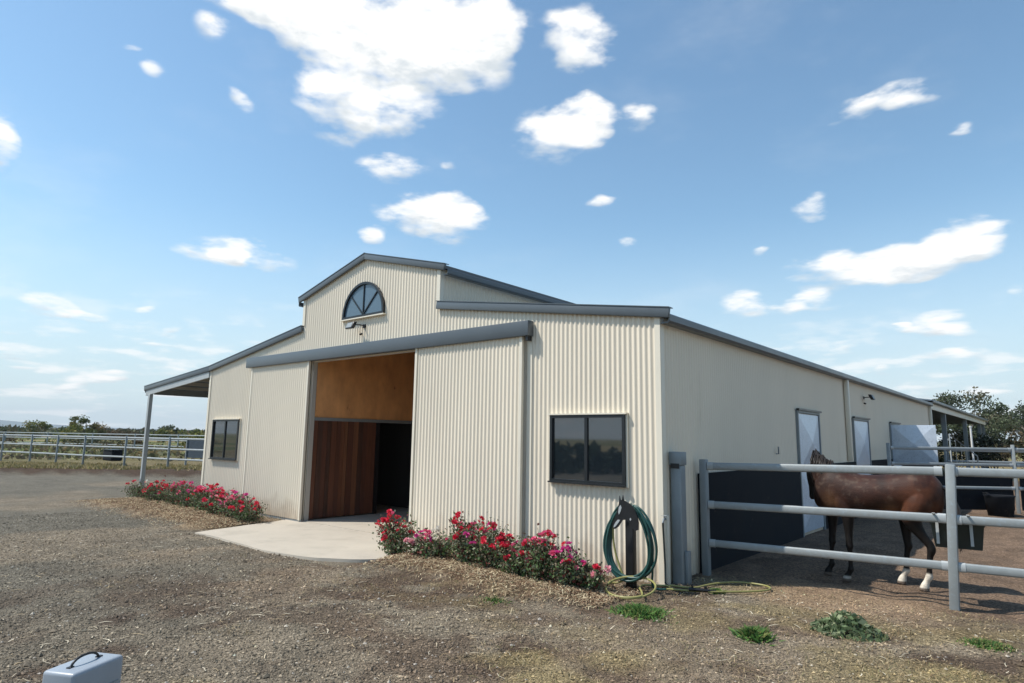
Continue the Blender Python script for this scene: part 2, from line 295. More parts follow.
# ------------------------------------------------------------------ ground: one sheet, zones by place
def lines(dense, step, lo, hi, g=1.13):
    a, b = dense; xs = list(np.arange(a, b+step/2, step)); s = step; x = xs[-1]
    while x < hi: s *= g; x += s; xs.append(x)
    s = step; x = xs[0]; L = []
    while x > lo: s *= g; x -= s; L.append(x)
    return np.array(L[::-1]+xs)
def ground_color(x, y):
    """soil colours of the place itself: gravel, sand, straw, dry grass"""
    n1 = fbm(x, y, .35, 4, 3); n2 = fbm(x, y, 1.6, 4, 8); n3 = fbm(x, y, 5, 3, 11); n4 = fbm(x, y, .9, 4, 21)
    gd = np.array([.146,.130,.100]); gt = np.array([.262,.206,.143]); brown = np.array([.085,.055,.036]); sand = np.array([.30,.205,.13])
    strw = np.array([.27,.20,.125]); dgr = np.array([.30,.235,.115]); grn = np.array([.10,.115,.035]); pen = np.array([.180,.122,.082])
    def mix(c, d, k): k = np.clip(k, 0, 1)[..., None]; return c*(1-k)+d*k
    c = np.broadcast_to(gd, x.shape+(3,)).copy()
    # tan gravel and dust towards the barn front and the pens
    near = sstep(-8, 2.2, x + .55*y + 3.0 + (n1-.5)*5)
    c = mix(c, gt, near*(.55+.5*(n2-.3)))
    c = mix(c, gt, sstep(.5, .66, n1)*.5)
    # dark damp patches and soil near the pens
    c = mix(c, brown, sstep(.52, .64, n4)*sstep(-7, -2, x)*.85)
    c = mix(c, np.array([.25,.19,.13]), sstep(.55, .7, fbm(x, y, .7, 4, 41))*sstep(-9, -4, x)*.55)
    # dry grass on the right foreground and in front of the beds
    c = mix(c, brown*1.2, sstep(.50, .62, fbm(x, y, 1.5, 4, 55))*sstep(-5, -1, x)*.6)
    band = sstep(-2.6, -1.5, y+(n2-.5)*1.6)*sstep(-5, -3.4, x)*(1-sstep(.7, 1.1, y+(n2-.5)*.6))
    c = mix(c, dgr*.8, band*sstep(.45, .65, n2)*.6)
    spot = sstep(.60, .72, fbm(x, y, 1.1, 3, 33))*sstep(-2, .5, x)
    c = mix(c, dgr, spot*.75)
    # straw mulch of the two flower beds
    def bed(x0, x1, yc, hw):
        return sstep(0, .5, x-x0+(n2-.5)*1.2)*sstep(0, .5, x1-x+(n2-.5)*1.2)*sstep(0, .45, hw-np.abs(y-yc)+(n2-.5)*.9)
    b1 = bed(-14.8, -7.9, -1.05, 1.0); b2 = bed(-4.1, .0, -1.0, .85)
    c = mix(c, mix(np.broadcast_to(np.array([.13,.075,.042]), c.shape), strw, sstep(.38, .62, n3*.5+n2*.5)), np.maximum(b1, b2*.95))
    # pen sand behind the pipe fence
    p = sstep(-.15, .35, y-.85+(n2-.5)*.5)*sstep(-.4, .1, x)*(1-sstep(26, 30, y))*(1-sstep(18, 22, x))
    c = mix(c, pen*(.8+.45*n3[..., None]), p)
    lip = sstep(.0, .5, 1-np.abs(y-.75+(n2-.5)*.4)/.9)*sstep(.6, 1.3, x)*sstep(.3, .8, 3.2-x)
    c = mix(c, sand, lip*.8)
    # beyond the yard on the left: brown bank then dry paddock
    q = (x+24.2)*(-.66)+(y-1.6)*.75                # distance beyond the edge of the gravel
    q = q+(n2-.5)*.8; out = sstep(0, .5, q)
    c = mix(c, brown*.85, out)
    c = mix(c, dgr*.62, sstep(2.2, 4.0, q)*(.6+.4*n2))
    c = mix(c, grn, sstep(14, 30, q)*sstep(.35, .6, n1)*.45)
    far = sstep(30, 60, np.hypot(x, y))*(1-out*.0)
    c = mix(c, mix(np.broadcast_to(dgr*.8, c.shape), grn, sstep(.4, .6, fbm(x, y, .05, 3, 5))), far*(1-sstep(-1, 0, -q)*0))
    c = c*(.80+.42*fbm(x, y, 2.4, 4, 61)[..., None])*(.86+.30*n3[..., None])
    return c
def ground_h(x, y):
    n2 = fbm(x, y, 1.6, 4, 8); h = (fbm(x, y, .8, 4, 2)-.5)*.03+(fbm(x, y, 6, 3, 9)-.5)*.014
    b = np.maximum(sstep(0, .6, np.minimum(x+14.6, -8.1-x))*sstep(0, .5, 1.0-np.abs(y+1.05)), sstep(0, .6, np.minimum(x+3.9, -.1-x))*sstep(0, .5, .95-np.abs(y+.95)))
    h = h+b*(.05+.05*(n2-.4))
    p = sstep(0, .5, y-.9)*sstep(0, .3, x)*(1-sstep(20, 26, y)); h = h+p*(fbm(x, y, 3.2, 3, 14)-.5)*.09
    q = (x+24.2)*(-.66)+(y-1.6)*.75
    h = h+sstep(0, .9, q)*.22-sstep(1.5, 5, q)*.20
    flat = sstep(0, .25, np.maximum(np.maximum(-x-12.4, x+.02), np.maximum(-y-.02, y-22.2)))      # under the barn
    s = 1-sstep(0, .25, np.minimum(np.minimum(x+8.2, -3.4-x), y+2.2))*sstep(-1, 0, y+2.2)
    return np.where(flat <= 0, -.03, h*np.minimum(1, flat))*np.clip(s, 0, 1)-(1-np.clip(s, 0, 1))*.03
gx = lines((-12, 6.5), .075, -6500, 6500, 1.055); gy = lines((-7, 3.2), .075, -6500, 6500, 1.055)
X, Y = np.meshgrid(gx, gy); Hh = ground_h(X, Y); co = np.stack([X, Y, Hh], -1).reshape(-1, 3)
ny, nx = X.shape; ii = np.arange((ny-1)*(nx-1)); r_, c_ = ii//(nx-1), ii % (nx-1); a0 = r_*nx+c_
gm = bpy.data.materials.new('ground_soil'); gm.use_nodes = True; t = gm.node_tree; n = t.nodes; L = t.links; p = n['Principled BSDF']
p.inputs['Roughness'].default_value = .95; p.inputs['Specular IOR Level'].default_value = .2
at = n.new('ShaderNodeAttribute'); at.attribute_name = 'tone'; geo = n.new('ShaderNodeNewGeometry')
def gnoise(scale, det, typ='ShaderNodeTexNoise'):
    q = n.new(typ); q.inputs['Scale'].default_value = scale
    if typ == 'ShaderNodeTexNoise': q.inputs['Detail'].default_value = det; q.inputs['Roughness'].default_value = .7
    L.new(geo.outputs['Position'], q.inputs['Vector']); return q
na = gnoise(28, 5); nb = gnoise(70, 0, 'ShaderNodeTexVoronoi'); nc = gnoise(3, 5)
def mrange(s, a, b, c, d):
    q = n.new('ShaderNodeMapRange'); L.new(s, q.inputs[0])
    for i, v in enumerate((a, b, c, d)): q.inputs[i+1].default_value = v
    return q.outputs[0]
def mulc(c, f):
    q = n.new('ShaderNodeMix'); q.data_type = 'RGBA'; q.blend_type = 'MULTIPLY'; q.inputs[0].default_value = 1; L.new(c, q.inputs[6]); L.new(f, q.inputs[7]); return q.outputs[2]
sepc = n.new('ShaderNodeSeparateColor'); L.new(nb.outputs['Color'], sepc.inputs[0])
c1 = mulc(at.outputs['Color'], mrange(na.outputs[0], .3, .7, .55, 1.4)); c1 = mulc(c1, mrange(sepc.outputs[0], 0, 1, .6, 1.45)); c1 = mulc(c1, mrange(nc.outputs[0], .3, .7, .85, 1.15))
L.new(c1, p.inputs['Base Color'])
bp = n.new('ShaderNodeBump'); bp.inputs['Distance'].default_value = .012; L.new(mrange(nb.outputs['Distance'], 0, 1, 1, 0), bp.inputs['Height'])
bp2 = n.new('ShaderNodeBump'); bp2.inputs['Distance'].default_value = .03; L.new(na.outputs[0], bp2.inputs['Height']); L.new(bp.outputs[0], bp2.inputs['Normal']); L.new(bp2.outputs[0], p.inputs['Normal'])
g = bpy.data.objects.new('ground', mesh_np('ground', co, np.stack([a0, a0+1, a0+1+nx, a0+nx], 1), gm, ground_color(X, Y).reshape(-1, 3), True)); C.objects.link(g); tag(g, kind='structure')

# hills far behind on the left
def hill(name, pts, depth, col, seed):
    rng = np.random.RandomState(seed); (x0, y0), (x1, y1), prof = pts; K = 90; vs = []; fs = []
    for j in range(5):
        w = math.sin(math.pi*j/4)
        for i in range(K):
            u = i/(K-1); hh = np.interp(u, *zip(*prof))*(1+.18*(float(vnoise(u*30, seed*.7, 1, seed))-.5))
            vs.append((x0+(x1-x0)*u-depth*(j/4-.5), y0+(y1-y0)*u, max(hh*w, 0)-2 if w > .01 else -3))
    for j in range(4):
        for i in range(K-1): a = j*K+i; fs.append((a, a+1, a+1+K, a+K))
    m = mat(name+'_cover', col, .9, var=.35, vscale=.006); o = bpy.data.objects.new(name, mesh_np(name, vs, fs, m, None, True)); C.objects.link(o); return tag(o, kind='structure')
hill('hills', ((-4000, -1600), (-3400, 2400), [(0,80),(.3,72),(.42,58),(.52,48),(.57,50),(.62,34),(.7,20),(.8,18),(1,22)]), 900, (.10,.13,.14), 4)  # bluish base colour puts some distance haze into the hills

# concrete apron and floor of the aisle
mb = MB(); poly = [(-8.25,-.0),(-8.05,-.55),(-7.95,-1.2),(-7.70,-2.08),(-7.68,-2.10),(-7.66,-2.10),(-6.9,-2.04),(-6.2,-2.1),(-5.5,-2.14),(-4.8,-2.1),(-4.35,-1.98),(-3.95,-1.72),(-3.62,-1.5),(-3.5,-1.1),(-3.6,-.5),(-3.7,0)]
P2 = [Vector((x, y, 0)) for x, y in poly]
for _ in range(3):
    q_ = [P2[0]]
    for a_, b_ in zip(P2, P2[1:]): q_ += [a_*.75+b_*.25, a_*.25+b_*.75]
    P2 = q_+[P2[-1]]
P2 = [(p_.x+.012*math.sin(p_.x*7+p_.y*9), p_.y+.014*math.sin(p_.x*5)) for p_ in P2]
nP = len(P2)
vs = [(x,y,.014) for x,y in P2]; mb.add(vs, [tuple(range(nP))]); mb.add(vs+[(x,y-.01,-.05) for x,y in P2], [((i+1)%nP,i,nP+i,nP+(i+1)%nP) for i in range(nP-1)], True)
tag(mb.build('concrete_apron', M['slab']), kind='structure')

# ------------------------------------------------------------------ the barn
W, H, MC, CC, HS, HE, HA, LEN = 12.226, 3.245, -6.113, 2.073, 3.847, 4.525, 5.054, 22.0
SL = (HS-H)/(W/2-CC)
barn = empty('barn', (0,0,0), 'cream corrugated steel stable barn with raised centre gable, grey trim and sliding doors', 'barn')
def corr(name, org, u, nrm, s0, s1, zb, zt, holes=(), pitch=.0762, amp=.009, m='wall', parent=barn, drop=()):
    """corrugated sheet: s along u from org, real waves; zb, zt functions of s"""
    org = Vector(org); u = Vector(u); nrm = Vector(nrm); K = max(2, int(round((s1-s0)/pitch*8)))
    ss = set(np.round(np.linspace(s0, s1, K+1), 5))
    for h in holes: ss |= {round(h[0],5), round(h[1],5)}
    for d_ in drop: ss |= {round(d_-1e-4,5), round(d_+1e-4,5)}
    ss = sorted(ss); vs = []; fs = []
    for a, b in zip(ss, ss[1:]):
        mid = (a+b)/2; zs = [(zb(mid), None)]
        cuts = sorted((h[2], h[3]) for h in holes if h[0] < mid < h[1])
        segs = []; lo = None
        cur = 'b'
        for c0, c1 in cuts:
            segs.append((cur, c0)); cur = c1
        segs.append((cur, 't'))
        for lo, hi in segs:
            q = []
            for s_, z_ in ((a,lo),(b,lo),(b,hi),(a,hi)):
                e = s_+(1e-6 if s_ == a else -1e-6)
                z = zb(e) if z_ == 'b' else zt(e) if z_ == 't' else z_
                pp = org+u*s_+nrm*(amp*math.sin(2*math.pi*s_/pitch)); q.append((pp.x,pp.y,z))
            if q[2][2]-q[1][2] < 1e-3: continue
            k = len(vs); vs += q; fs.append((k,k+1,k+2,k+3))
    me = bpy.data.meshes.new(name); me.from_pydata(vs, [], fs); bm = bmesh.new(); bm.from_mesh(me); bmesh.ops.remove_doubles(bm, verts=bm.verts, dist=2e-4)
    for f in bm.faces: f.smooth = True
    bm.to_mesh(me); bm.free(); me.materials.append(M[m]); return part(me, name, None, parent)
def ftop(s):
    x = s
    a = abs(x-MC)
    return HE+(HA-HE)*(1-a/CC) if a < CC else HS-(a-CC)*SL
corr('wall', (0,0,0), (1,0,0), (0,-1,0), -W, 0, lambda s: .0, ftop, holes=[(-7.735,-4.48,-.1,3.155)], drop=(MC-CC, MC+CC))
corr('wall', (0,0,0), (0,1,0), (1,0,0), 0, LEN, lambda s: .0, lambda s: H, holes=[(14.1,15.45,-.1,2.25)])
corr('wall', (-W,0,0), (0,1,0), (-1,0,0), 0, LEN, lambda s: .0, lambda s: H, pitch=.1524)
corr('wall', (0,LEN,0), (1,0,0), (0,1,0), -W, 0, lambda s: .0, ftop, pitch=.1524, drop=(MC-CC, MC+CC))
for sgn in (-1, 1): corr('clerestory_wall', (MC+sgn*CC,0,0), (0,1,0), (sgn,0,0), 0, LEN, lambda s: HS-.05, lambda s: HE)
# roofs with a little overhang, 60 mm thick
def slope(name, x0, z0, x1, z1, y0, y1, th, m, parent=barn):
    a = math.atan2(z1-z0, x1-x0); nx_, nz_ = -math.sin(a), math.cos(a)
    mb = MB(); vs = []
    for y in (y0, y1):
        for (x, z, k) in ((x0,z0,0),(x1,z1,0),(x1,z1,th),(x0,z0,th)): vs.append((x+nx_*k, y, z+nz_*k))
    mb.add(vs, [(0,1,2,3),(7,6,5,4),(1,0,4,5),(2,1,5,6),(3,2,6,7),(0,3,7,4)]); return mb.build(name, M[m], parent)
slope('roof', MC+CC-.02, HS+.01, .06, H-.005, -.03, 22.05, .05, 'roof')
slope('roof', -W-.02, H-.005, MC-CC+.02, HS+.01, -.03, 22.05, .05, 'roof')
LS = .085
slope('lean_to_roof', -W-3.9, H-LS*3.9-.005, -W-.021, H-.005, -.03, 22.05, .05, 'roof')
slope('roof', MC-CC-.12, HE-.02, MC, HA+.012, -.03, 22.05, .05, 'roof')
slope('roof', MC, HA+.012, MC+CC+.12, HE-.02, -.03, 22.05, .05, 'roof')
# barge cappings on the gable ends
def barge(x0, z0, x1, z1, y0=-.045, name='barge_capping', h=.13, d=.045):
    mb = MB(); mb.beam((x0,y0,z0),(x1,y0,z1), d, h, up=(0,0,1)); mb.bevel(.012, 2); o = mb.build(name, M['grey'], barn)
    mb = MB(); mb.beam((x0,y0+.03,z0+h/2+.004),(x1,y0+.03,z1+h/2+.004), .12, .012); mb.build(name, M['grey'], barn)
barge(MC+CC-.02, HS+.035, .165, H+.022)
barge(-W-.005, H+.03, MC-CC+.03, HS+.035); barge(-W-3.98, H-LS*3.98+.025, -W+.005, H+.03)
barge(MC-CC-.15, HE-.02, MC+.012, HA+.035, h=.115); barge(MC-.012, HA+.035, MC+CC+.15, HE-.012, h=.115)
slope('ridge_cap', MC-.16, HA+.03, MC, HA+.07, -.02, 22.04, .012, 'grey'); slope('ridge_cap', MC, HA+.07, MC+.16, HA+.03, -.02, 22.04, .012, 'grey')
# eave gutters
def gutter(xc, z, y0, y1, sg=1, parent=barn, w=.12, h=.12):
    pr = [(0,0),(w*.8,0),(w,.25*h),(w,h*.85),(w*.9,h),(w*.85,h*.9),(w*.85,.3*h),(w*.75,.12*h),(0,.12*h)]
    mb = MB(); mb.prism([(xc+sg*a, z+b) for a, b in (pr if sg > 0 else pr[::-1])], y0, y1)
    return mb.build('gutter', M['grey'], parent)
gutter(.03, H-.10, -.02, 22.1); gutter(-W-3.90, H-LS*3.90-.10, -.02, 22.1, -1)
gutter(MC+CC+.1, HE-.14, -.02, 22.1, w=.1, h=.1); gutter(MC-CC-.1, HE-.14, -.02, 22.1, -1, w=.1, h=.1)
# corner trims (flat cream flashings)
def trim(x0, x1, y0, y1, z0, z1, name='corner_trim', m='trim', parent=barn):
    mb = MB(); mb.box(x0,x1,y0,y1,z0,z1); return mb.build(name, M[m], parent)
trim(-.062, .013, -.016, -.011, 0, H-.01); trim(.011, .016, -.0105, .085, 0, H-.01)
trim(-W-.013, -W+.07, -.016, -.011, 0, H-.005); trim(-W-.016, -W-.011, -.0105, .07, 0, H-.005)
trim(MC+CC-.07, MC+CC+.013, -.016, -.011, HS+.1, HE-.02); trim(MC-CC-.013, MC-CC+.07, -.016, -.011, HS+.1, HE-.02)
trim(MC+CC+.011, MC+CC+.016, -.0105, .07, HS+.1, HE-.05)
trim(-2.12, -2.03, -.016, -.011, 0, 3.16, 'wall_flashing')
# sliding doors hang in front of the wall from a boxed track
def sliding_door(x0, x1, z0, z1, y=-.085):
    dr = empty('sliding_door'); dr.parent = barn
    corr('door_sheet', (0,y,0), (1,0,0), (0,-1,0), x0+.03, x1-.03, lambda s: z0, lambda s: z1, parent=dr, amp=.0085)
    for a, b in ((x0, x0+.055), (x1-.055, x1)):
        mb = MB(); mb.box(a, b, y-.018, y+.035, z0-.01, z1); mb.bevel(.004, 1).build('door_edge_trim', M['trim'], dr)
    for zz in (0, 1.4): mb = MB(); mb.box(x0+.05, x1-.05, y+.011, y+.033, z0+zz-.006, z0+zz+.05); mb.build('door_rail', M['galvd'], dr)
    return dr
sliding_door(-10.03, -7.72, .05, 3.20); dR = sliding_door(-4.50, -2.15, .05, 3.20)
mb = MB(); mb.box(-10.22, -2.01, -.145, -.012, 3.17, 3.395); mb.bevel(.008, 2).build('door_track_cover', M['grey'], barn)
mb = MB(); mb.box(-2.075, -2.03, -.12, -.03, 3.10, 3.168); mb.build('track_stop', M['iron'], barn)
mb = MB(); mb.box(-10.08, -7.7, -.078, -.03, .0, .045); mb.build('door_guide', M['galvd'], barn)
# jambs of the opening
for a, b in ((-7.79, -7.735), (-4.60, -4.47)):
    mb = MB(); mb.box(a, b, .016, .12, .0, 3.3); mb.bevel(.006, 1).build('door_jamb', M['soffit'] if a < -6 else M['trim'], barn)
mb = MB(); mb.box(-7.73, -4.605, .018, .12, 3.16, 3.34); mb.build('door_header', M['soffit'], barn)
# inside: floor, plank stalls, plywood above, ceiling
mb = MB(); mb.box(-12.15, -.06, .0, 21.9, -.02, .024); mb.build('floor_slab', M['slab'], barn)
def planks(x, y0, y1, z0, z1, face, seed):
    rng = random.Random(seed); vs = []; fs = []; cols = []; y = y0
    while y < y1-.01:
        w_ = min(rng.uniform(.085,.15), y1-y); c = rng.choice([(.115,.043,.023),(.090,.034,.020),(.140,.054,.027),(.060,.027,.018),(.165,.070,.034)]); k = len(vs)
        dx = rng.uniform(0,.012)
        mbx = MB().box(x-.02, x+.012+dx, y+.004, y+w_-.004, z0, z1); vs += mbx.v; fs += [tuple(i+k for i in f) for f in mbx.f]; cols += [c]*8; y += w_
    return mesh_np('stall_boards', vs, fs, M_plank, np.array(cols))
M_plank = mat('stall_timber', (1,1,1), .55, attr=True, var=.35, vscale=5, stretch=(6,6,.35))
for (y0, y1) in ((.125, 1.68), (2.95, 7.5)): part(planks(-7.76, y0, y1, .05, 2.0, 1, int(y0*10)), 'stall_boards', None, barn)
mb = MB(); mb.box(-7.82, -7.74, .125, 21.9, 2.04, 4.55); mb.build('plywood_lining', M['ply'], barn)
mb = MB(); mb.box(-7.84, -7.725, .125, 21.9, 1.985, 2.05); mb.build('lining_rail', M['galvd'], barn)
mb = MB(); mb.box(-4.60, -4.52, .2, 21.9, .05, 4.55); mb.build('plywood_lining', M['ply'], barn)
mb = MB(); mb.box(-7.82, -7.73, 1.70, 1.78, .03, 1.98); mb.build('stall_post', M['iron'], barn); mb = MB(); mb.box(-7.82, -7.73, 2.85, 2.93, .03, 1.98); mb.build('stall_post', M['iron'], barn)
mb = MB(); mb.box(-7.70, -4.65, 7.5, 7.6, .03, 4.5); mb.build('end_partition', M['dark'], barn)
for y in (1.0, 3.0): mb = MB(); mb.box(-12.1, -7.85, y, y+.06, 0, 3.2); mb.build('dark_stall_panel', M['dark'], barn)  # near-black panels paint the stall's darkness behind the gap in the boards
mb = MB(); mb.box(-6.62, -6.40, 2.45, 2.50, 1.30, 1.62); mb.build('notice_board', M['soffit'], barn)
# windows
def window(x0, x1, z0, z1, y=-.012):
    w = empty('window'); w.parent = barn
    mb = MB()
    for a, b, c, d_ in ((x0, x1, z0, z0+.04), (x0, x1, z1-.04, z1), (x0, x0+.04, z0+.04, z1-.04), (x1-.04, x1, z0+.04, z1-.04)): mb.box(a, b, y-.045, y+.03, c, d_)
    xm = (x0+x1)/2-.02; mb.box(xm, xm+.045, y-.04, y+.02, z0+.04, z1-.04)
    mb.box(x0-.012, x1+.012, y-.07, y-.0451, z0-.012, z0+.008)
    mb.build('frame', M['black'], w)
    for a, b, yy in ((x0+.04, xm, -.012), (xm+.045, x1-.04, -.02)):
        mb = MB(); mb.box(a, b, y+yy, y+yy+.006, z0+.04, z1-.04); mb.build('pane', M['glass'], w)
    mb = MB(); mb.box(x0-.03, x1+.03, y-.058, y+.01, z1+.001, z1+.02); mb.box(x0-.03, x0-.002, y-.02, y+.01, z0-.02, z1); mb.box(x1+.002, x1+.03, y-.02, y+.01, z0-.02, z1); mb.build('flashing', M['trim'], w)
    return w
window(-1.672, -.485, 1.118, 2.02); window(-11.80, -10.53, 1.10, 2.02)
# half-round window in the gable
aw = empty('arched_window', (MC+.005,0,3.955)); aw.parent = barn
ro, ri = .63, .585; K = 28; mb = MB(); ring = [(math.cos(math.pi*i/K), math.sin(math.pi*i/K)) for i in range(K+1)]
for y in (-.055, -.012): pass
vs = []
for r_ in (ri, ro):
    for y in (-.055, .0):
        vs += [(r_*c, y, r_*s) for c, s in ring]
n_ = K+1; fs = []
for i in range(K): fs += [(i, i+1, 2*n_+i+1, 2*n_+i), (n_+i+1, n_+i, 3*n_+i, 3*n_+i+1), (2*n_+i, 2*n_+i+1, 3*n_+i+1, 3*n_+i), (i+1, i, n_+i, n_+i+1)]
mb.add(vs, fs); mb.box(-ro, ro, -.057, .0, -.045, -.001); part(mb, 'frame', M['black'], aw)
M_arch = mat('sky_blue_glass', (.085,.135,.18), .12, spec=.8)
mb = MB(); mb.add([(ri*c, -.02, ri*s) for c, s in ring], [tuple(range(n_))]); part(mb, 'pane', M_arch, aw)
mb = MB()
for an in (45, 90, 135): mb.beam((0,-.03,0),(ri*math.cos(R(an)),-.03,ri*math.sin(R(an))), .02, .018, up=(0,1,0))
part(mb, 'glazing_bar', M['black'], aw)
mb = MB(); mb.box(-ro-.03, ro+.03, -.07, .0, -.068, -.046); part(mb, 'sill', M['trim'], aw)
# floodlights
def floodlight(loc, rz):
    f = empty('floodlight', loc, rz=rz); f.parent = barn
    mb = MB(); mb.beam((0,-.30,-.045),(0,-.23,.09), .26, .09, up=(0,.5,.3)); mb.v = [(x,y,z) for x,y,z in mb.v]
    mb = MB(); mb.box(-.13,.13,-.33,-.24,-.07,.10); mb.bevel(.012); mb.v = [(x, y+ (z)*.45, z) for x,y,z in mb.v]; part(mb, 'housing', M['iron'], f)
    mb = MB(); mb.box(-.105,.105,-.338,-.329,-.045,.075); mb.v = [(x, y+(z)*.45, z) for x,y,z in mb.v]; part(mb, 'lens', M['galvd'], f)
    mb = MB(); mb.tube([(.17,-.012,.02),(.17,-.15,.03),(.13,-.28,.02)], .014, 6); mb.box(.12,.22,-.03,-.012,-.03,.06); part(mb, 'bracket', M['iron'], f)
    mb = MB(); mb.tube([(.1,-.02,-.16),(.1,-.08,-.19)], .025, 8); part(mb, 'sensor', M['iron'], f); f.scale = (.78,.78,.78); return f
floodlight((-6.20,0,3.72), 0); floodlight((0,10.93,2.84), R(90))
# left lean-to: frame, soffit and posts (the barn roof runs on over it)
XL = -W-3.63
mb = MB(); mb.beam((XL-.25,-.02,H-LS*3.88-.10),(-W-.02,-.02,H-.10), .045, .17); mb.build('lean_to_rafter', M['galvl'], barn)
mb = MB(); mb.beam((XL-.02,.1,H-LS*3.65-.10),(XL-.02,22,H-LS*3.65-.10), .06, .15, up=(0,0,1)); mb.build('lean_to_beam', M['galvd'], barn)
for k in range(4): 
    x = XL+.75+k*.85; mb = MB(); mb.box(x, x+.06, .0, 22, H-LS*(-W-x)-.10, H-LS*(-W-x)-.015); mb.build('purlin', M['soffit'], barn)
for y in (0, 5.5, 11, 16.5, 22): 
    mb = MB(); mb.box(XL-.05, XL+.05, y-.05, y+.05, 0, H-LS*3.63-.17); mb.bevel(.006,1).build('post', M['galvl'], barn)
    mb = MB(); mb.box(XL-.052, XL+.052, y-.056, y-.0505, .25, .42); mb.build('post_bracket', M['galvd'], barn)
# black rubber kick panel along the side wall
def kick(y0, y1): 
    mb = MB(); mb.box(.012, .045, y0, y1, .0, 1.27); mb.build('rubber_kick_panel', M['rubber'], barn)
for y0, y1 in ((.98, 5.33), (6.81, 9.64), (11.27, 14.05), (15.5, 22.0)): kick(y0, y1)
# downpipes
for y in (9.05, 21.85):
    mb = MB(); mb.box(.02, .12, y-.05, y+.05, 1.3 if y < 10 else 0, H-.1); mb.bevel(.015, 2).build('downpipe', M['trim'], barn)
# stable doors of pressed galvanised sheet (a shallow pyramid pressed into each leaf)
def leaf(w, h, name='leaf'):
    """in x (0..w), z (0..h); pressed towards -y"""
    mb = MB(); b = .035; t_ = .03
    mb.add([(0,0,0),(w,0,0),(w,0,h),(0,0,h),(b,-.004,b),(w-b,-.004,b),(w-b,-.004,h-b),(b,-.004,h-b),(w/2,-.06,h/2),(0,t_,0),(w,t_,0),(w,t_,h),(0,t_,h)],
           [(0,1,5,4),(1,2,6,5),(2,3,7,6),(3,0,4,7),(4,5,8),(5,6,8),(6,7,8),(7,4,8),(10,9,12,11),(1,0,9,10),(2,1,10,11),(3,2,11,12),(0,3,12,9)])
    return mb
def stable_door(y0, y1, upper_open=False):
    s = empty('stable_door', (0,y0,0)); s.parent = barn; w = y1-y0
    mb = MB()
    mb.box(.0,.05,-.05,.0,0,2.30); mb.box(.0,.05,w,w+.05,0,2.30); mb.box(.0,.055,.0,w,2.25,2.30); part(mb, 'door_frame', M['galvd'], s)
    mb = MB(); mb.box(.03,.085,-.07,w+.07,2.295,2.33); part(mb, 'door_head', M['black'], s)
    def place(mbx, z, name, rot=None):
        o = part(mbx, name, M['sheet'], s); o.location = (.03,.01,z); o.rotation_euler = (0,0,R(90)) if rot is None else (0,0,rot); return o
    place(leaf(w-.02, 1.10), .06, 'lower_leaf')
    if not upper_open: place(leaf(w-.02, 1.06), 1.175, 'upper_leaf')
    else: place(leaf(1.10, 1.06), 1.175, 'upper_leaf', R(2)); 
    return s
stable_door(5.39, 6.75); stable_door(9.70, 11.22); stable_door(14.10, 15.45, True)
mb = MB(); mb.box(-.25,-.2,13.9,15.7,0,2.4); mb.build('dark_stall_panel', M['dark'], barn)  # near-black sheet behind the open stable door, painting its dark doorway
mb = MB(); mb.tube([(.02,4.13,1.50),(.06,4.13,1.5),(.06,4.13,1.62)], .012, 6); mb.build('tie_hook', M['galvd'], barn)
# open bay at the far end: roof carried on posts
slope('bay_roof', MC+CC, HS+.12, .10, H+.12, 22.06, 47, .05, 'roof'); slope('bay_roof', -W, H+.12, MC+CC, HS+.12, 22.06, 47, .05, 'roof')
gutter(.07, H+.04, 22.02, 47.05)
mb = MB(); mb.box(.0, .05, 22.06, 46.95, H-.19, H+.06); mb.build('bay_fascia', M['trim'], barn)
mb = MB(); mb.box(-W, .0, 22.1, 22.14, H-.19, H+.06); mb.build('bay_fascia', M['trim'], barn)
for y in (27, 35.5, 44, 46.8):
    for x in (-.10, -6, -12): mb = MB(); mb.box(x-.09, x+.09, y-.09, y+.09, 0, H-.0); mb.build('bay_post', M['galvd'], barn)
for y in (24, 27, 31, 35.5, 40, 44, 46.8): mb = MB(); mb.box(-W, -.02, y-.04, y+.04, H-.14, H+.04); mb.build('bay_rafter', M['galvd'], barn)

# ------------------------------------------------------------------ galvanised column beside the corner, tap stand
gp = empty('steel_column', (.10,.22,0), 'blue-grey galvanised column with square cap box standing by the barn corner', 'post')
mb = MB(); mb.box(.03,.17,.15,.29,-.05,1.40); mb.bevel(.018, 3).build('shaft', M['galvd'], gp)
mb = MB(); mb.box(.02,.18,.14,.30,1.40,1.56); mb.bevel(.008, 2).build('cap_box', M['galvd'], gp)
mb = MB(); mb.box(.045,.155,.135,.1395,1.36,1.42); mb.build('slot', M['iron'], gp)
mb = MB(); mb.box(.171,.215,.20,.29,.0,.38); mb.bevel(.006, 2).build('conduit_box', M['galvd'], gp)
ts = empty('tap_stand', (.02,.02,0), 'slim pale tap post with black riser hose at the barn corner', 'tap post')
mb = MB(); mb.box(-.01,.045,.03,.085,-.05,.80); mb.bevel(.008, 2).build('post', M['trim'], ts)
mb = MB(); mb.tube([(.018,.03,.76),(.018,-.03,.76),(.018,-.045,.72)], [.013,.013,.011], 8); mb.tube([(-.02,-.01,.80),(.055,-.01,.80)], .007, 6); mb.tube([(.018,-.01,.76),(.018,-.01,.80)], .007, 6); mb.build('tap', M['galvd'], ts)
mb = MB(); mb.tube([(.018,-.045,.72),(.03,-.05,.5),(.045,-.06,.25),(.05,-.07,.04),(.12,-.12,.025)], .011, 6); mb.build('riser_hose', M['hoseb'], ts)

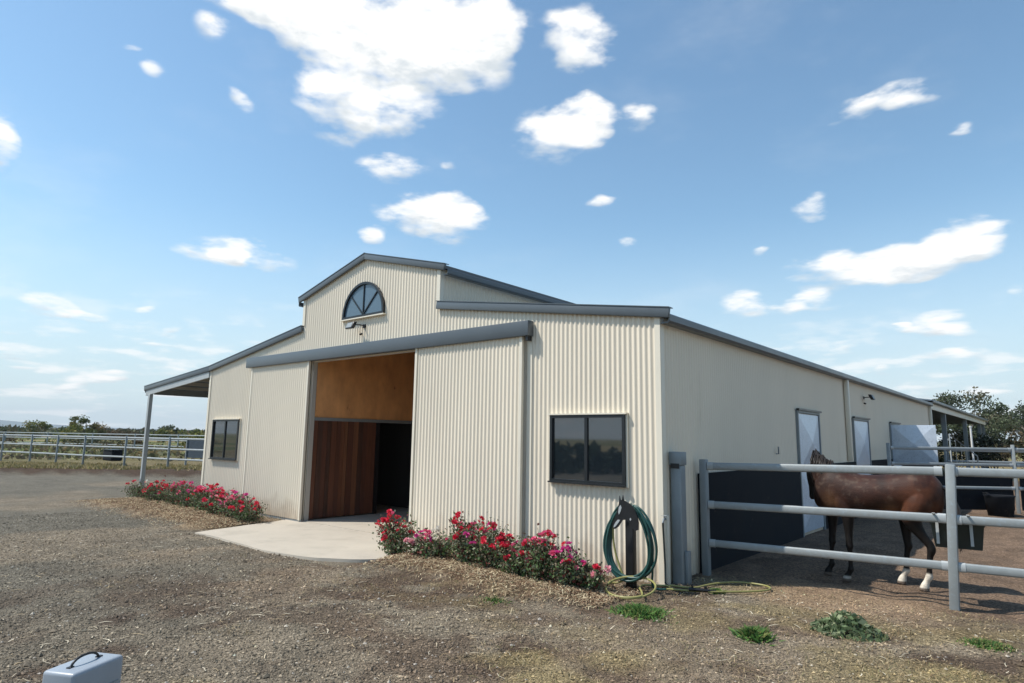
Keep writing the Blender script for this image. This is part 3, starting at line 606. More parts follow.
# ------------------------------------------------------------------ horse head hose holder
hh = empty('hose_holder', (-.20,-.42,0), 'black steel post topped with a horse head cut-out carrying the coiled hose', 'hose holder')
mb = MB(); mb.box(-.255,-.155,-.46,-.37,-.1,.93); mb.bevel(.006, 2).build('post', M['iron'], hh)
def plate(pts, y, th, ox, oz, s): mb = MB(); mb.prism([(ox+s*a, oz+s*b) for a, b in pts], y-th/2, y+th/2); return mb
# profile facing left: ears, forehead, muzzle, jaw, neck, mane
prof = [(.30,.98),(.33,.86),(.38,.84),(.42,1.0),(.46,.84),(.58,.80),(.72,.72),(.84,.58),(.92,.40),(.96,.20),(.95,.0),(.84,-.05),(.74,.02),(.66,.12),(.60,.22),(.50,.26),(.40,.24),(.33,.14),(.24,.02),(.12,-.06),(.04,-.02),(.03,.08),(.10,.22),(.18,.42),(.22,.58),(.27,.72)]
plate(prof, -.585, .012, -.36, .69, .37).build('horse_head_plate', M['iron'], hh)
plate([(.28,.62),(.34,.70),(.38,.62),(.34,.50),(.28,.40),(.26,.48)], -.594, .004, -.36, .69, .37).build('blaze_marking', M['galvl'], hh)
plate([(.10,.06),(.16,.16),(.24,.24),(.32,.24),(.26,.15),(.16,.03),(.08,-.02)], -.594, .004, -.36, .69, .37).build('muzzle_marking', M['galvl'], hh)
plate([(.66,.30),(.70,.34),(.72,.28),(.68,.24)], -.594, .004, -.36, .69, .37).build('mane_marking', M['galvl'], hh)
mb = MB(); mb.tube([(-.205,-.40,.93),(-.205,-.44,.935),(-.205,-.55,.93),(-.205,-.585,.93)], .012, 8); mb.tube([(-.34,-.50,.88),(-.205,-.52,.925),(-.07,-.50,.88)], .012, 8); mb.build('hook', M['iron'], hh)
# hoses
rs = random.Random(5)
gh = MB(); pts = []
cx0, cz0 = -.175, .53
for lp in range(8):
    a0 = rs.uniform(-.02,.02); ax = .315+rs.uniform(-.045,.035); az = .415+rs.uniform(-.04,.02); yo = -.483-.009*lp+rs.uniform(-.004,.004); tw = rs.uniform(-.06,.06)
    for k in range(32):
        an = math.pi/2+2*math.pi*k/32; x = ax*math.cos(an)*(1-.10*math.sin(an)); z = az*math.sin(an)
        pts.append((cx0+a0+x+tw*z, yo-.02*math.sin(an*2), cz0+z*(1.0)))
pts += [(-.05,-.55,.88),(.05,-.52,.72),(.12,-.50,.50),(.10,-.47,.25),(.06,-.42,.06),(.09,-.36,.022),(.16,-.28,.02)]
def smooth_path(p, it=2):
    p = [Vector(q) for q in p]
    for _ in range(it):
        q = [p[0]]
        for a, b in zip(p, p[1:]): q += [a*.75+b*.25, a*.25+b*.75]
        p = q+[p[-1]]
    return p
gh.tube(smooth_path(pts, 1), .0135, 8)
tag(gh.build('garden_hose', M['hoseg']), 'dark green hose coiled in a tall loop over the horse head holder', 'hose')
yh = MB()
p = [(-.36,-.50,.86),(-.40,-.50,.65),(-.38,-.50,.42),(-.30,-.50,.22),(-.24,-.50,.10),(-.34,-.52,.05),(-.42,-.58,.06)]
c = [(-.03+.28*math.cos(a), -.74+.25*math.sin(a), .085+.065*math.sin(a)+.012*k/34) for k, a in enumerate(np.linspace(2.9, 2.9+2*math.pi*1.45, 34))]
p = p+c+[(-.18,-.32,.03),(.02,-.2,.03),(.12,-.12,.03),(.18,-.2,.02),(.32,-.20,.02)]
yh.tube(smooth_path(p, 2), .012, 8)
tag(yh.build('garden_hose', M['hosey']), 'yellowish hose lying in a loose ring on the ground under the coil', 'hose')
yh = MB()
p = [(.18,-.30,.02),(.34,-.22,.02),(.50,-.14,.02),(.66,-.02,.02),(.86,.18,.02),(1.02,.38,.02),(1.06,.56,.02),(.98,.68,.02),(.80,.70,.02),(.62,.64,.02),(.48,.42,.02),(.42,.18,.02),(.40,-.02,.02),(.30,-.12,.03),(.12,-.10,.02)]
yh.tube([q+Vector((0,0,.012)) for q in smooth_path(p, 2)], .011, 8)
hh2 = tag(yh.build('garden_hose', M['hosey']), 'long thin hose loop stretched over the soil towards the pen post', 'hose')
mb = MB(); mb.tube([(.40,-.20,.05),(.58,-.10,.045)], .020, 8); mb.tube([(.44,-.17,.05),(.43,-.18,.10)], .012, 6); mb.tube([(.56,-.11,.04),(.56,-.11,.09)], .016, 6); mb.tube([(.52,-.13,.04),(.64,-.02,.04)], .014, 8)
tag(mb.build('hose_fitting', M['iron']), 'black hose connector with tap lever lying on the loop', 'hose fitting')

# ------------------------------------------------------------------ pipe fences
def rail(mb, a, b, w=.042, h=.092): return mb.oval(a, b, w, h)
yf = empty('pipe_fence', (2.72,1.13,0), 'near galvanised pipe fence with three oval rails in front of the bay horse', 'fence', 'steel yard fences')
def post(x, y, h, w, par, m='galv', nm='post'): mb = MB(); mb.box(x-w/2, x+w/2, y-w/2, y+w/2, -.1, h); mb.bevel(.010, 2); return mb.build(nm, M[m], par)
post(.135, .90, 1.46, .092, yf, 'galvd'); mb = MB(); mb.beam((2.735,1.13,-.1),(2.805,1.135,1.49), .088, .088, up=(0,1,0)); mb.bevel(.010, 2).build('post', M['galv'], yf)
post(5.35, 1.40, 1.50, .088, yf)
def fence_rails(par, A, B, zsA, zsB, gap=.05, h=.092, m='galv', br=True):
    A = Vector(A); B = Vector(B); t = (B-A).normalized()
    for za, zb in zip(zsA, zsB):
        a = Vector((A.x,A.y,za))+t.to_3d()*gap if False else Vector((A.x+t.x*gap, A.y+t.y*gap, za)); b = Vector((B.x-t.x*gap, B.y-t.y*gap, zb))
        mb = MB(); rail(mb, a, b, .042, h); mb.build('rail', M[m], par)
        if br:
            for q, s in ((a, 1), (b, -1)):
                mb = MB(); e = q+Vector((t.x,t.y,0))*s*.075; mb.oval(q, e, .05, h+.010); mb.build('rail_bracket', M['galvl'], par)
fence_rails(yf, (.135,.90), (2.78,1.13), (.405,.885,1.375), (.43,.92,1.415))
fence_rails(yf, (2.76,1.13), (5.35,1.40), (.43,.915,1.415), (.44,.93,1.42), gap=.03)
# cross fence further back in the pens
cf = empty('pipe_fence', (2.85,13.35,0), 'taller cross fence behind the horse with a black rubber panel along its foot', 'fence', 'steel yard fences')
A_, B_ = Vector((.41,11.46)), Vector((2.82,13.4)); dd = (B_-A_)
for k in (0, 1, 2, 3): q = A_+dd*k; post(q.x, q.y, 1.72, .08, cf)
for k in range(3):
    fence_rails(cf, A_+dd*k, A_+dd*(k+1), (1.60,1.21,.64), (1.60,1.21,.64), h=.08)
    mb = MB(); q0, q1 = A_+dd*(k+.03), A_+dd*(k+.97); mb.beam((q0.x,q0.y+.06,.52),(q1.x,q1.y+.06,.52), .015, .84); mb.build('rubber_panel', M['rubber'], cf)
wt = empty('water_tub', (2.45,13.05,0), 'round black tub against the foot of the cross fence', 'tub')
mb = MB(); prof_ = [(0,.0),(.30,.0),(.36,.46),(.385,.50),(.36,.50),(.33,.45),(.27,.05),(0,.05)]; K = 28
vs = [(2.50+r*.85*math.cos(2*math.pi*i/K), 12.66+r*.85*math.sin(2*math.pi*i/K), z) for r, z in prof_ for i in range(K)]
mb.add(vs, [(j*K+i, j*K+(i+1)%K, (j+1)*K+(i+1)%K, (j+1)*K+i) for j in range(len(prof_)-1) for i in range(K)], True); mb.build('tub_shell', M['rubber'], wt)
mb = MB(); mb.tube([(2.26,12.48,.48),(2.20,12.42,.55),(2.32,12.34,.55),(2.36,12.40,.48)], .01, 6); mb.build('handle', M['iron'], wt)
# far fences behind
ff = empty('pipe_fence', (3,27,0), 'farthest galvanised pipe fence in front of the dark scrub', 'fence', 'steel yard fences')
for k in range(5): post(.6+k*2.9, 20.5+k*1.0, 1.6, .07, ff, 'galvd')
for k in range(4): fence_rails(ff, (.6+k*2.9,20.5+k*1.0), (3.5+k*2.9,21.5+k*1.0), (1.50,1.12,.7), (1.5,1.12,.7), h=.08, m='galvd', br=False)
# sloping brace pipe at the wall end
gt = empty('leaning_gate', (1.0,15.5,0), 'grey barred gate standing ajar beside the open stable door leaf', 'gate')
mb = MB(); mb.tube([(1.22,16.2,.05),(1.22,16.2,2.0),(1.75,17.6,1.35),(1.75,17.6,.05),(1.22,16.2,.05)], .022, 8); mb.tube([(1.22,16.2,.9),(1.75,17.6,.9)], .018, 6); mb.build('gate_frame', M['galvd'], gt)
mb = MB()
for k in range(1, 5): u = k/5; mb.tube([(1.22+.53*u,16.2+1.4*u,.06),(1.22+.53*u,16.2+1.4*u,2.0-.65*u)], .006, 4)
for k in range(1, 5): z = k*.28; mb.tube([(1.22,16.2,z),(1.75,17.6,z)], .005, 4)
mb.build('bars', M['galvd'], gt)
wp = empty('white_pole', (1.2,22.9,0), 'thin white pole in front of the dark scrub', 'pole')
mb = MB(); mb.tube([(1.2,22.9,0),(1.2,22.9,2.36)], .035, 8); mb.build('shaft', M['white'], wp); mb = MB(); mb.tube([(1.2,22.9,2.36),(1.2,22.9,2.42)], .05, 8); mb.build('cap', M['white'], wp)

# feeder hanging on the middle rail
fd = empty('hanging_feeder', (2.85,1.30,.5), 'dark green plastic feed trough strapped to the middle rail beside the horse', 'feeder')
M_feed = mat('dark_green_plastic', (.014,.024,.023), .5, var=.2, vscale=6)
mb = MB()
o_ = [(2.57,1.23),(3.04,1.28),(3.02,1.52),(2.55,1.47)]; mid = Vector((2.795,1.375))
def ringz(sc, z): return [(mid.x+(x-mid.x)*sc, mid.y+(y-mid.y)*sc, z) for x, y in o_]
vs = ringz(.88,.60)+ringz(1,.84)+ringz(1.05,.85)+ringz(1.05,.87)+ringz(.95,.87)+ringz(.82,.63)
fs = [(3,2,1,0)]+[(j*4+i, j*4+(i+1)%4, (j+1)*4+(i+1)%4, (j+1)*4+i) for j in range(5) for i in range(4)]+[(20,21,22,23)]
mb.add(vs, fs); mb.bevel(.018, 2); mb.build('trough', M_feed, fd)
for x, y in ((2.63,1.218),(2.93,1.248)): mb = MB(); mb.beam((x,y,.64),(x,y,.90), .028, .005, up=(0,1,0)); mb.beam((x,y-.0,.90),(x-.005,y-.16,.975), .028, .005, up=(0,0,1)); mb.build('hanger_strap', M['galvl'], fd)


# left round yard fence
lf = empty('pipe_fence', (-33.0,3.5,0), 'long galvanised pipe fence across the dry paddock beyond the gravel yard', 'fence', 'steel yard fences')
pl = [(-52,-1.6),(-49.2,-.7),(-46.4,.2),(-43.6,1.1),(-40.8,1.9),(-38.2,2.6),(-35.6,3.1),(-33.0,3.55),(-30.1,4.4),(-26.7,5.0),(-23.6,5.8),(-20.4,6.8),(-17.4,8.0),(-14.5,9.4)]
for i, (x, y) in enumerate(pl): post(x, y, 1.50, .085, lf, 'galvd')
for a, b in zip(pl, pl[1:]): fence_rails(lf, a, b, (.52,.96,1.42), (.52,.96,1.42), h=.078, br=False, m='galvl')
lb = empty('pipe_fence', (-45,14,0), 'second pipe fence standing behind the long paddock fence', 'fence', 'steel yard fences')
pl2 = [(-75,6),(-70,8),(-65,10),(-60,12),(-55,13.6),(-50,15.0),(-45.5,16.2),(-41,17.4),(-36.5,18.4),(-32,19.6),(-27,21),(-22,22)]
for x, y in pl2: post(x, y, 1.55, .09, lb, 'galvd')
for a, b in zip(pl2, pl2[1:]): fence_rails(lb, a, b, (.6,1.05,1.48), (.6,1.05,1.48), h=.075, br=False, m='galvl')
sc_ = empty('shade_panel', (-27,6.2,0), 'dark blue-grey cloth panel behind the fence under the lean-to', 'screen')
M_cloth = mat('shade_cloth', (.055,.075,.095), .8, var=.2, vscale=3)
mb = MB(); mb.beam((-30.2,7.3,.92),(-26.6,8.6,.92), .02, .95); mb.build('cloth', M_cloth, sc_)
mb = MB(); mb.box(-30.28,-30.20,7.24,7.32,-.05,1.46); mb.box(-26.58,-26.50,8.56,8.64,-.05,1.46); mb.build('stake', M['galvd'], sc_)
tb = empty('feed_tub', (-36,6.0,0), 'small black tub hung on the paddock fence', 'tub')
mb = MB(); mb.box(-33.4,-32.1,4.5,5.0,.25,.78); mb.bevel(.06,3); mb.build('tub_shell', M['rubber'], tb)
mb = MB(); mb.beam((-33.45,4.75,.79),(-32.05,4.75,.79), .56, .04); mb.build('rim', M['iron'], tb)

# ------------------------------------------------------------------ hard case at the lower left
ca = empty('hard_case', (-.96,-5.73,0), 'pale blue-grey hard case with black carry handle standing on the gravel', 'case', rz=math.atan2(.10,.19))
M_case = mat('case_shell', (.29,.325,.365), .38, var=.04, vscale=6, bump=.0004, bscale=300)
ux = Vector((.19,.10)).length; 
mb = MB(); mb.box(-.115,.115,-.185,.185,.0,.30); mb.bevel(.022, 4); part(mb, 'shell', M_case, ca)
mb = MB(); mb.tube([(-.1165,-.15,.16),(-.1165,.15,.16)], .0035, 6); mb.tube([(.1165,-.15,.16),(.1165,.15,.16)], .0035, 6); mb.tube([(-.09,-.1862,.16),(.09,-.1862,.16)], .0035, 6); part(mb, 'seam', M['galvd'], ca)
mb = MB(); mb.tube(smooth_path([(0,-.10,.298),(0,-.085,.325),(0,-.04,.345),(0,.04,.345),(0,.085,.325),(0,.10,.298)], 2), .0075, 8); part(mb, 'handle', M['iron'], ca)
mb = MB(); mb.box(-.012,.012,-.12,-.085,.298,.306); mb.box(-.012,.012,.085,.12,.298,.306); part(mb, 'handle_mount', M['iron'], ca)
mb = MB(); mb.box(-.118,-.114,-.13,-.09,.12,.18); mb.box(-.118,-.114,.09,.13,.12,.18); part(mb, 'latch', M['galvd'], ca)

# ------------------------------------------------------------------ horse
def densify(rings, k=5):
    A = np.array([[*c_, a_, b_] for c_, a_, b_, _, _ in rings], float); N_ = len(A); out_ = []
    for i in range(N_-1):
        p0, p1, p2, p3 = A[max(i-1,0)], A[i], A[i+1], A[min(i+2,N_-1)]
        for j in range(k):
            t = j/k; q = .5*((2*p1)+(-p0+p2)*t+(2*p0-5*p1+4*p2-p3)*t*t+(-p0+3*p1-3*p2+p3)*t**3)
            ax = Vector(rings[i][3]).normalized().lerp(Vector(rings[i+1][3]).normalized(), t); out_.append((q[:3], max(q[3],.004), max(q[4],.004), ax, rings[i][4]))
    l_ = rings[-1]; out_.append((A[-1][:3], l_[1], l_[2], l_[3], l_[4])); return out_
def loft(rings):
    """rings: (centre, side radius, up radius, axis dir, up hint)"""
    vs = []; fs = []; n = 36
    rings = densify(rings)
    for (c, rw, rh, t, upv) in rings:
        c = Vector(c); t = Vector(t).normalized(); u = Vector(upv); u = (u-t*u.dot(t)).normalized(); s = u.cross(t)
        for k in range(n):
            a = 2*math.pi*k/n; vs.append(c+s*math.cos(a)*rw+u*math.sin(a)*rh)
    for j in range(len(rings)-1):
        for k in range(n): fs.append((j*n+k, j*n+(k+1)%n, (j+1)*n+(k+1)%n, (j+1)*n+k))
    fs.append(tuple(range(n))[::-1]); fs.append(tuple(range((len(rings)-1)*n, len(rings)*n)))
    return MB().add(vs, fs)
horse = empty('horse', (1.88,1.98,0), 'bay horse with black legs and two white hind socks standing behind the near fence', 'horse', rz=R(184))
parts_ = []
# local: +x forward, +y left side, heights real
trunk = [(-.80,.98+.18,.05,.10),(-.77,1.13,.14,.21),(-.68,1.15,.225,.30),(-.52,1.17,.265,.325),(-.34,1.155,.270,.295),(-.15,1.125,.275,.290),(.05,1.100,.285,.300),(.22,1.095,.275,.325),(.38,1.12,.250,.355),(.52,1.14,.225,.345),(.62,1.12,.19,.285),(.70,1.09,.13,.20),(.735,1.07,.06,.10)]
trunk = [(x_, 1.0+(z_-1.0)*1.0+.035, w_, h_*.90) for x_, z_, w_, h_ in trunk]
parts_.append(loft([((x,0,z),w_,h_,(1,0,0),(0,0,1)) for x,z,w_,h_ in trunk]))
parts_.append(loft([((x,0,z),w_,h_,(1,0,0),(0,0,1)) for x,z,w_,h_ in [(.15,1.32,.08,.08),(.28,1.38,.085,.10),(.42,1.40,.085,.115),(.55,1.37,.07,.10),(.62,1.33,.05,.06)]]))
# neck: reaches forward and away (to the right side), head hanging
nk = [((.42,.0,1.22),.165,.275),((.58,-.04,1.31),.130,.225),((.68,-.13,1.38),.105,.185),((.74,-.24,1.44),.088,.150),((.755,-.35,1.50),.078,.125),((.745,-.42,1.49),.07,.10)]
for_ = []
for i, (c_, a_, b_) in enumerate(nk):
    t_ = Vector(nk[min(i+1,5)][0])-Vector(nk[max(i-1,0)][0]); for_.append((c_,a_,b_,t_,(0,0,1)))
parts_.append(loft(for_))
hd = [((.855,-.38,1.47),.055,.06),((.905,-.40,1.43),.085,.105),((.945,-.42,1.35),.088,.125),((.965,-.44,1.25),.072,.105),((.975,-.455,1.15),.055,.075),((.985,-.465,1.06),.050,.060),((.985,-.47,1.00),.052,.060),((.98,-.472,.965),.035,.045)]
hd = [((a_[0]-.135,a_[1]-.04,a_[2]+.03),b_,c_) for a_,b_,c_ in hd]
hr = []
for i, (c_, a_, b_) in enumerate(hd):
    t_ = Vector(hd[min(i+1,7)][0])-Vector(hd[max(i-1,0)][0]); hr.append((c_,a_,b_,t_,(.85,-.5,.2)))
parts_.append(loft(hr))
for sy in (-1, 1):   # ears
    b0 = Vector((.735,-.43,1.52))+Vector((.45,.89,0)).normalized()*sy*.055
    parts_.append(MB().tube([b0-Vector((0,0,.05)), b0+Vector((.01,0,.03)), b0+Vector((.02,sy*.01,.08)), b0+Vector((.025,sy*.012,.135))], [.022,.032,.026,.004], 8))
def leg(pts): 
    A = np.array([[*p, r] for p, r in pts], float); N_ = len(A); P_, R_ = [], []
    for i in range(N_-1):
        p0, p1, p2, p3 = A[max(i-1,0)], A[i], A[i+1], A[min(i+2,N_-1)]
        for j in range(4):
            t = j/4; q = .5*((2*p1)+(-p0+p2)*t+(2*p0-5*p1+4*p2-p3)*t*t+(-p0+3*p1-3*p2+p3)*t**3); P_.append(q[:3]); R_.append(q[3])
    P_.append(A[-1][:3]); R_.append(A[-1][3]); mb = MB(); mb.tube(P_, R_, 18); return mb
hooves = {}
def front(y, dx, hx=0, kx=0):
    return leg([((a_[0]+dx*(1-.25*(a_[2]>1)), a_[1], a_[2]), r_) for a_, r_ in [((.48,y*.45,1.24),.10),((.47,y*.75,1.10),.135),((.45,y*.92,.95),.112),((.43+kx*.3,y,.82),.078),((.43+kx*.7,y,.62),.050),((.43+kx,y,.50),.046),((.43+kx,y,.455),.048),((.43+hx*.8,y,.40),.033),((.43+hx,y,.22),.030),((.43+hx,y,.165),.041),((.455+hx,y,.11),.033),((.475+hx,y,.07),.046),((.49+hx,y,.0),.062)]])
def hind(y, hx):
    return leg([((-.54,y*.5,1.28),.12),((-.53,y*.72,1.16),.165),((-.50,y*.88,1.04),.172),((-.45+hx*.25,y,.90),.130),((-.49+hx*.45,y,.79),.090),((-.565+hx*.72,y,.68),.062),((-.655+hx,y,.565),.050),((-.665+hx,y,.50),.050),((-.645+hx,y,.42),.036),((-.625+hx,y,.24),.033),((-.62+hx,y,.18),.044),((-.59+hx,y,.12),.036),((-.57+hx,y,.07),.048),((-.555+hx,y,.0),.062)])
parts_ += [front(.15,-.13), front(-.14,.10,.05,.03), hind(.15,.04), hind(-.15,.31)]
bmv = MB()
for q in parts_: bmv.add(q.v, q.f)
tmp = bpy.data.objects.new('tmp', bmv.mesh('tmp', M['black'])); C.objects.link(tmp)
rm = tmp.modifiers.new('r', 'REMESH'); rm.mode = 'VOXEL'; rm.voxel_size = .011
sm_ = tmp.modifiers.new('s', 'SMOOTH'); sm_.factor = .5; sm_.iterations = 9
dg = bpy.context.evaluated_depsgraph_get(); me = bpy.data.meshes.new_from_object(tmp.evaluated_get(dg)); bpy.data.objects.remove(tmp)
me.name = 'horse_body'; nv = len(me.vertices); co = np.zeros(nv*3, np.float32); me.vertices.foreach_get('co', co); co = co.reshape(-1,3)
x, y, z = co.T
bay = np.array([.042,.015,.009]); blk = np.array([.010,.008,.007]); tan = np.array([.26,.125,.06]); drk = np.array([.024,.011,.008]); wht = np.array([.62,.56,.47])
col = np.broadcast_to(bay, co.shape).copy()
def mixc(col, c, k): k = np.clip(k,0,1)[:,None]; return col*(1-k)+c*k
n_ = fbm(x*1.0+3, z+y, 4.0, 5, 5)
col = mixc(col, drk, sstep(.42,.60,n_)*.75); col = mixc(col, drk, sstep(.15,.6,x)*.55); col = mixc(col, np.array([.105,.034,.014]), sstep(-.15,-.4,x)*sstep(.35,.6,n_)*.7)
col = mixc(col, drk, sstep(1.38,1.45,z)*.5)
col = mixc(col, tan, np.exp(-((x+.22)**2/.010+(z-.95)**2/.012))*.6*(y > .1)); col = mixc(col, tan, np.exp(-((x-.50)**2/.008+(z-1.0)**2/.02))*.55*(y > .05))
col = mixc(col, blk, sstep(.98,.80,z+(n_-.5)*.2)); col = mixc(col, blk*1.5, sstep(.68,.82,x)*(y < -.2)*.7); col = mixc(col, blk, sstep(1.2,1.05,z)*((x > .78) & (y < -.3)))
col = mixc(col, wht, sstep(.235,.20,z+(n_-.5)*.1)*(x < -.2)); col = mixc(col, wht*.7, sstep(.085,.065,z)*((x > .2) & (y > 0)))
f2 = fbm(x*1.3+7, z*1.1-y, 11.0, 4, 15); col = col*(.72+.56*f2)[:,None]; col = mixc(col, np.array([.12,.085,.06]), sstep(.60,.75,f2)*sstep(.9,1.2,z)*.35)
col = mixc(col, np.array([.12,.09,.07]), sstep(.05,.035,z)*1.0)
a = me.color_attributes.new('tone', 'FLOAT_COLOR', 'POINT'); c4 = np.ones((nv,4), np.float32); c4[:,:3] = col; a.data.foreach_set('color', c4.ravel())
M_coat = mat('bay_coat', (1,1,1), .58, spec=.25, attr=True, var=.30, vscale=9, bump=.004, bscale=80); me.materials.clear(); me.materials.append(M_coat)
me.polygons.foreach_set('use_smooth', [True]*len(me.polygons)); part(me, 'body', None, horse)
M_hair = mat('black_hair', (.016,.011,.009), .5)
rs = random.Random(8); mb = MB()
for k in range(240):       # mane along the crest and forelock
    u = rs.random(); i = min(int(u*4), 3); f_ = u*4-i
    c0 = Vector(nk[i+1][0]).lerp(Vector(nk[min(i+2,5)][0]), f_); hgt = nk[i+1][2]*(1-f_)+nk[min(i+2,5)][2]*f_
    p0 = c0+Vector((0,0,hgt*.93)) if k % 3 else Vector(nk[0][0]).lerp(Vector(nk[1][0]), .4+.6*rs.random())+Vector((0,0,.20)); s = rs.choice((-1,1)); L_ = rs.uniform(.10,.20); up_ = rs.uniform(.03,.12)
    t_ = Vector((rs.uniform(-.05,.05), s*.05, 0)); mb.tube([p0, p0+Vector((0,s*.02,up_))+t_*.5, p0+Vector((0,s*.075,up_*.3-.05))+t_, p0+Vector((0,s*.085,-L_))+t_], [.010,.009,.007,.002], 4, False)
for k in range(40):
    p0 = Vector((.735,-.43,1.56)); t_ = Vector((rs.uniform(.0,.07),rs.uniform(-.08,.05),rs.uniform(.0,.05))); mb.tube([p0, p0+t_, p0+t_+Vector((.03,-.02,-.08))], [.009,.007,.002], 4, False)
part(mb, 'mane', M_hair, horse)
mb = MB()
for k in range(150):
    y0 = rs.uniform(-.035,.035); y1 = rs.uniform(-.08,.08); x1 = -.90+rs.uniform(-.06,.05); L_ = rs.uniform(.35,.62)
    mb.tube([(-.76,y0,1.30),(-.86,y0,1.24),(x1,y1*.6,1.0),(x1+.02,y1,.80),(x1+.02,y1*.9,1.22-L_-.12)], [.018,.018,.013,.009,.002], 4, False)
part(mb, 'tail', M_hair, horse)
mb = MB()
for sy in (-1, 1):
    c_ = Vector((.82,-.465,1.40))+Vector((.5,.86,0))*sy*.083; K = 8
    mb.tube([c_-Vector((.5,.86,0))*sy*.012, c_, c_+Vector((.5,.86,0))*sy*.008], [.020,.018,.008], 10)
part(mb, 'eye', M['iron'], horse); horse.scale = (.93,.93,.93)

# ------------------------------------------------------------------ vegetation
def leaves(cent, size, rng, cols, aspect=.55, up=.3):
    """one folded leaf quad per centre"""
    n = len(cent); d = rng.normal(size=(n,3)); d /= np.linalg.norm(d,axis=1)[:,None]
    e = rng.normal(size=(n,3)); e[:,2] += up; e -= d*(e*d).sum(1)[:,None]; e /= np.linalg.norm(e,axis=1)[:,None]
    s = size*rng.uniform(.6,1.35,(n,1)); a = d*s*.5; b = e*s*.5*aspect
    q = np.stack([cent-a, cent-b*1.0+a*.1, cent+a, cent+b+a*.1], 1).reshape(-1,3)
    f = np.arange(n*4).reshape(-1,4); c = np.repeat(cols, 4, 0); return q, f, c
bloom_meshes = []
def make_bloom(m, seed):
    rng = random.Random(seed); mb = MB()
    for ring, (cnt, r, tilt, sz) in enumerate(((5,.030,.35,.034),(5,.020,.8,.028),(4,.010,1.2,.020))):
        for k in range(cnt):
            an = 2*math.pi*(k+ring*.4)/cnt+rng.uniform(-.2,.2); c, s = math.cos(an), math.sin(an); w_ = sz*.55
            o = Vector((c*r*.3, s*r*.3, ring*.004)); t_ = Vector((c*math.cos(tilt), s*math.cos(tilt), math.sin(tilt))); sd = Vector((-s,c,0)); up_ = t_.cross(sd)
            vs = [o-sd*w_*.4, o+sd*w_*.4, o+t_*sz*.6+sd*w_-up_*.004, o+t_*sz*1.1+sd*w_*.5, o+t_*sz*1.1-sd*w_*.5, o+t_*sz*.6-sd*w_-up_*.004]
            mb.add(vs, [(0,1,2,5),(5,2,3,4)], True)
    return mb.mesh('blossom', m)
M_red = mat('red_petal', (.68,.035,.075), .5, var=.12, vscale=40, trans=.3); M_pink = mat('pink_petal', (.80,.14,.28), .5, var=.1, vscale=40, trans=.3)
M_mag = mat('magenta_petal', (.66,.06,.30), .5, var=.1, vscale=40, trans=.3); M_pale = mat('pale_pink_petal', (.78,.38,.42), .5, trans=.3); M_wht = mat('white_petal', (.75,.72,.65), .5, trans=.3)
BL = {k: [make_bloom(m, 10*i+j) for j in range(3)] for i, (k, m) in enumerate((('r',M_red),('p',M_pink),('m',M_mag),('l',M_pale),('w',M_wht)))}
def rose_bush(x, y, rx, ry, h, label, seed, mixk, nb=26, nl=900, z0=.03):
    rng = np.random.RandomState(seed); r = random.Random(seed); o = empty('rose_bush', (x,y,z0), label, 'rose bush', 'rose bushes in the flower beds')
    mb = MB(); tips = []
    for k in range(22):
        an = r.uniform(0, 2*math.pi); q = math.sqrt(r.random()); tx, ty = math.cos(an)*rx*q*.95, math.sin(an)*ry*q*.95; tz = h*(1-.42*q*q)*r.uniform(.72,1.12)
        p1 = Vector((tx*.35, ty*.35, tz*.5)); p2 = Vector((tx, ty, tz)); mb.tube([(tx*.08,ty*.08,-.03), p1, p2], [.007,.005,.0025], 5, False); tips.append(p2)
        for j in range(3): 
            b = p1.lerp(p2, r.uniform(.2,.8)); e = b+Vector((r.uniform(-1,1)*rx*.4, r.uniform(-1,1)*ry*.4, r.uniform(.03,.17)*h*1.3)); mb.tube([b, e], [.003,.0018], 4, False); tips.append(e)
    part(mb, 'stems', M['stemm'], o)
    tp = np.array([tuple(t_) for t_ in tips]); base = tp[rng.randint(len(tp), size=nl)]
    nl = int(nl*1.7); base = tp[rng.randint(len(tp), size=nl)]; u = rng.uniform(.12,1.0,(nl,1)); cen = base*np.concatenate([u**.45,u**.45,u],1)+rng.normal(size=(nl,3))*np.array([rx*.18,ry*.18,h*.08]); cen[:,2] = np.maximum(cen[:,2], .01)
    g = np.array([[.08,.14,.05],[.12,.18,.07],[.19,.22,.13],[.10,.125,.08],[.19,.155,.10]]); cols = g[rng.randint(5, size=nl)]*rng.uniform(.7,1.3,(nl,1))
    red = rng.random_sample(nl) < .10; cols[red] = np.array([.16,.045,.035])
    q, f, c = leaves(cen, .044, rng, cols, .62); part(mesh_np('foliage', q, f, M['leafr'], c), 'foliage', None, o)
    keys = list(mixk); outer = sorted(tips, key=lambda t_: -(t_.z/h+.35*(-t_.y/ry)+r.uniform(-.35,.35)))
    k = 0
    while k < nb:
        t_ = outer[(k*2) % len(outer)]; key = r.choice(keys)
        for j in range(r.choice((1,2,3))):
            if k >= nb: break
            b = bpy.data.objects.new('blossom', r.choice(BL[key])); C.objects.link(b); b.parent = o
            b.location = t_+Vector((r.uniform(-.035,.035), r.uniform(-.045,.02), r.uniform(-.02,.03))); b.rotation_euler = (r.uniform(.1,1.2), r.uniform(-.6,.6), r.uniform(0,6)); s = r.uniform(.6,1.1); b.scale = (s,s,s); k += 1
    return o
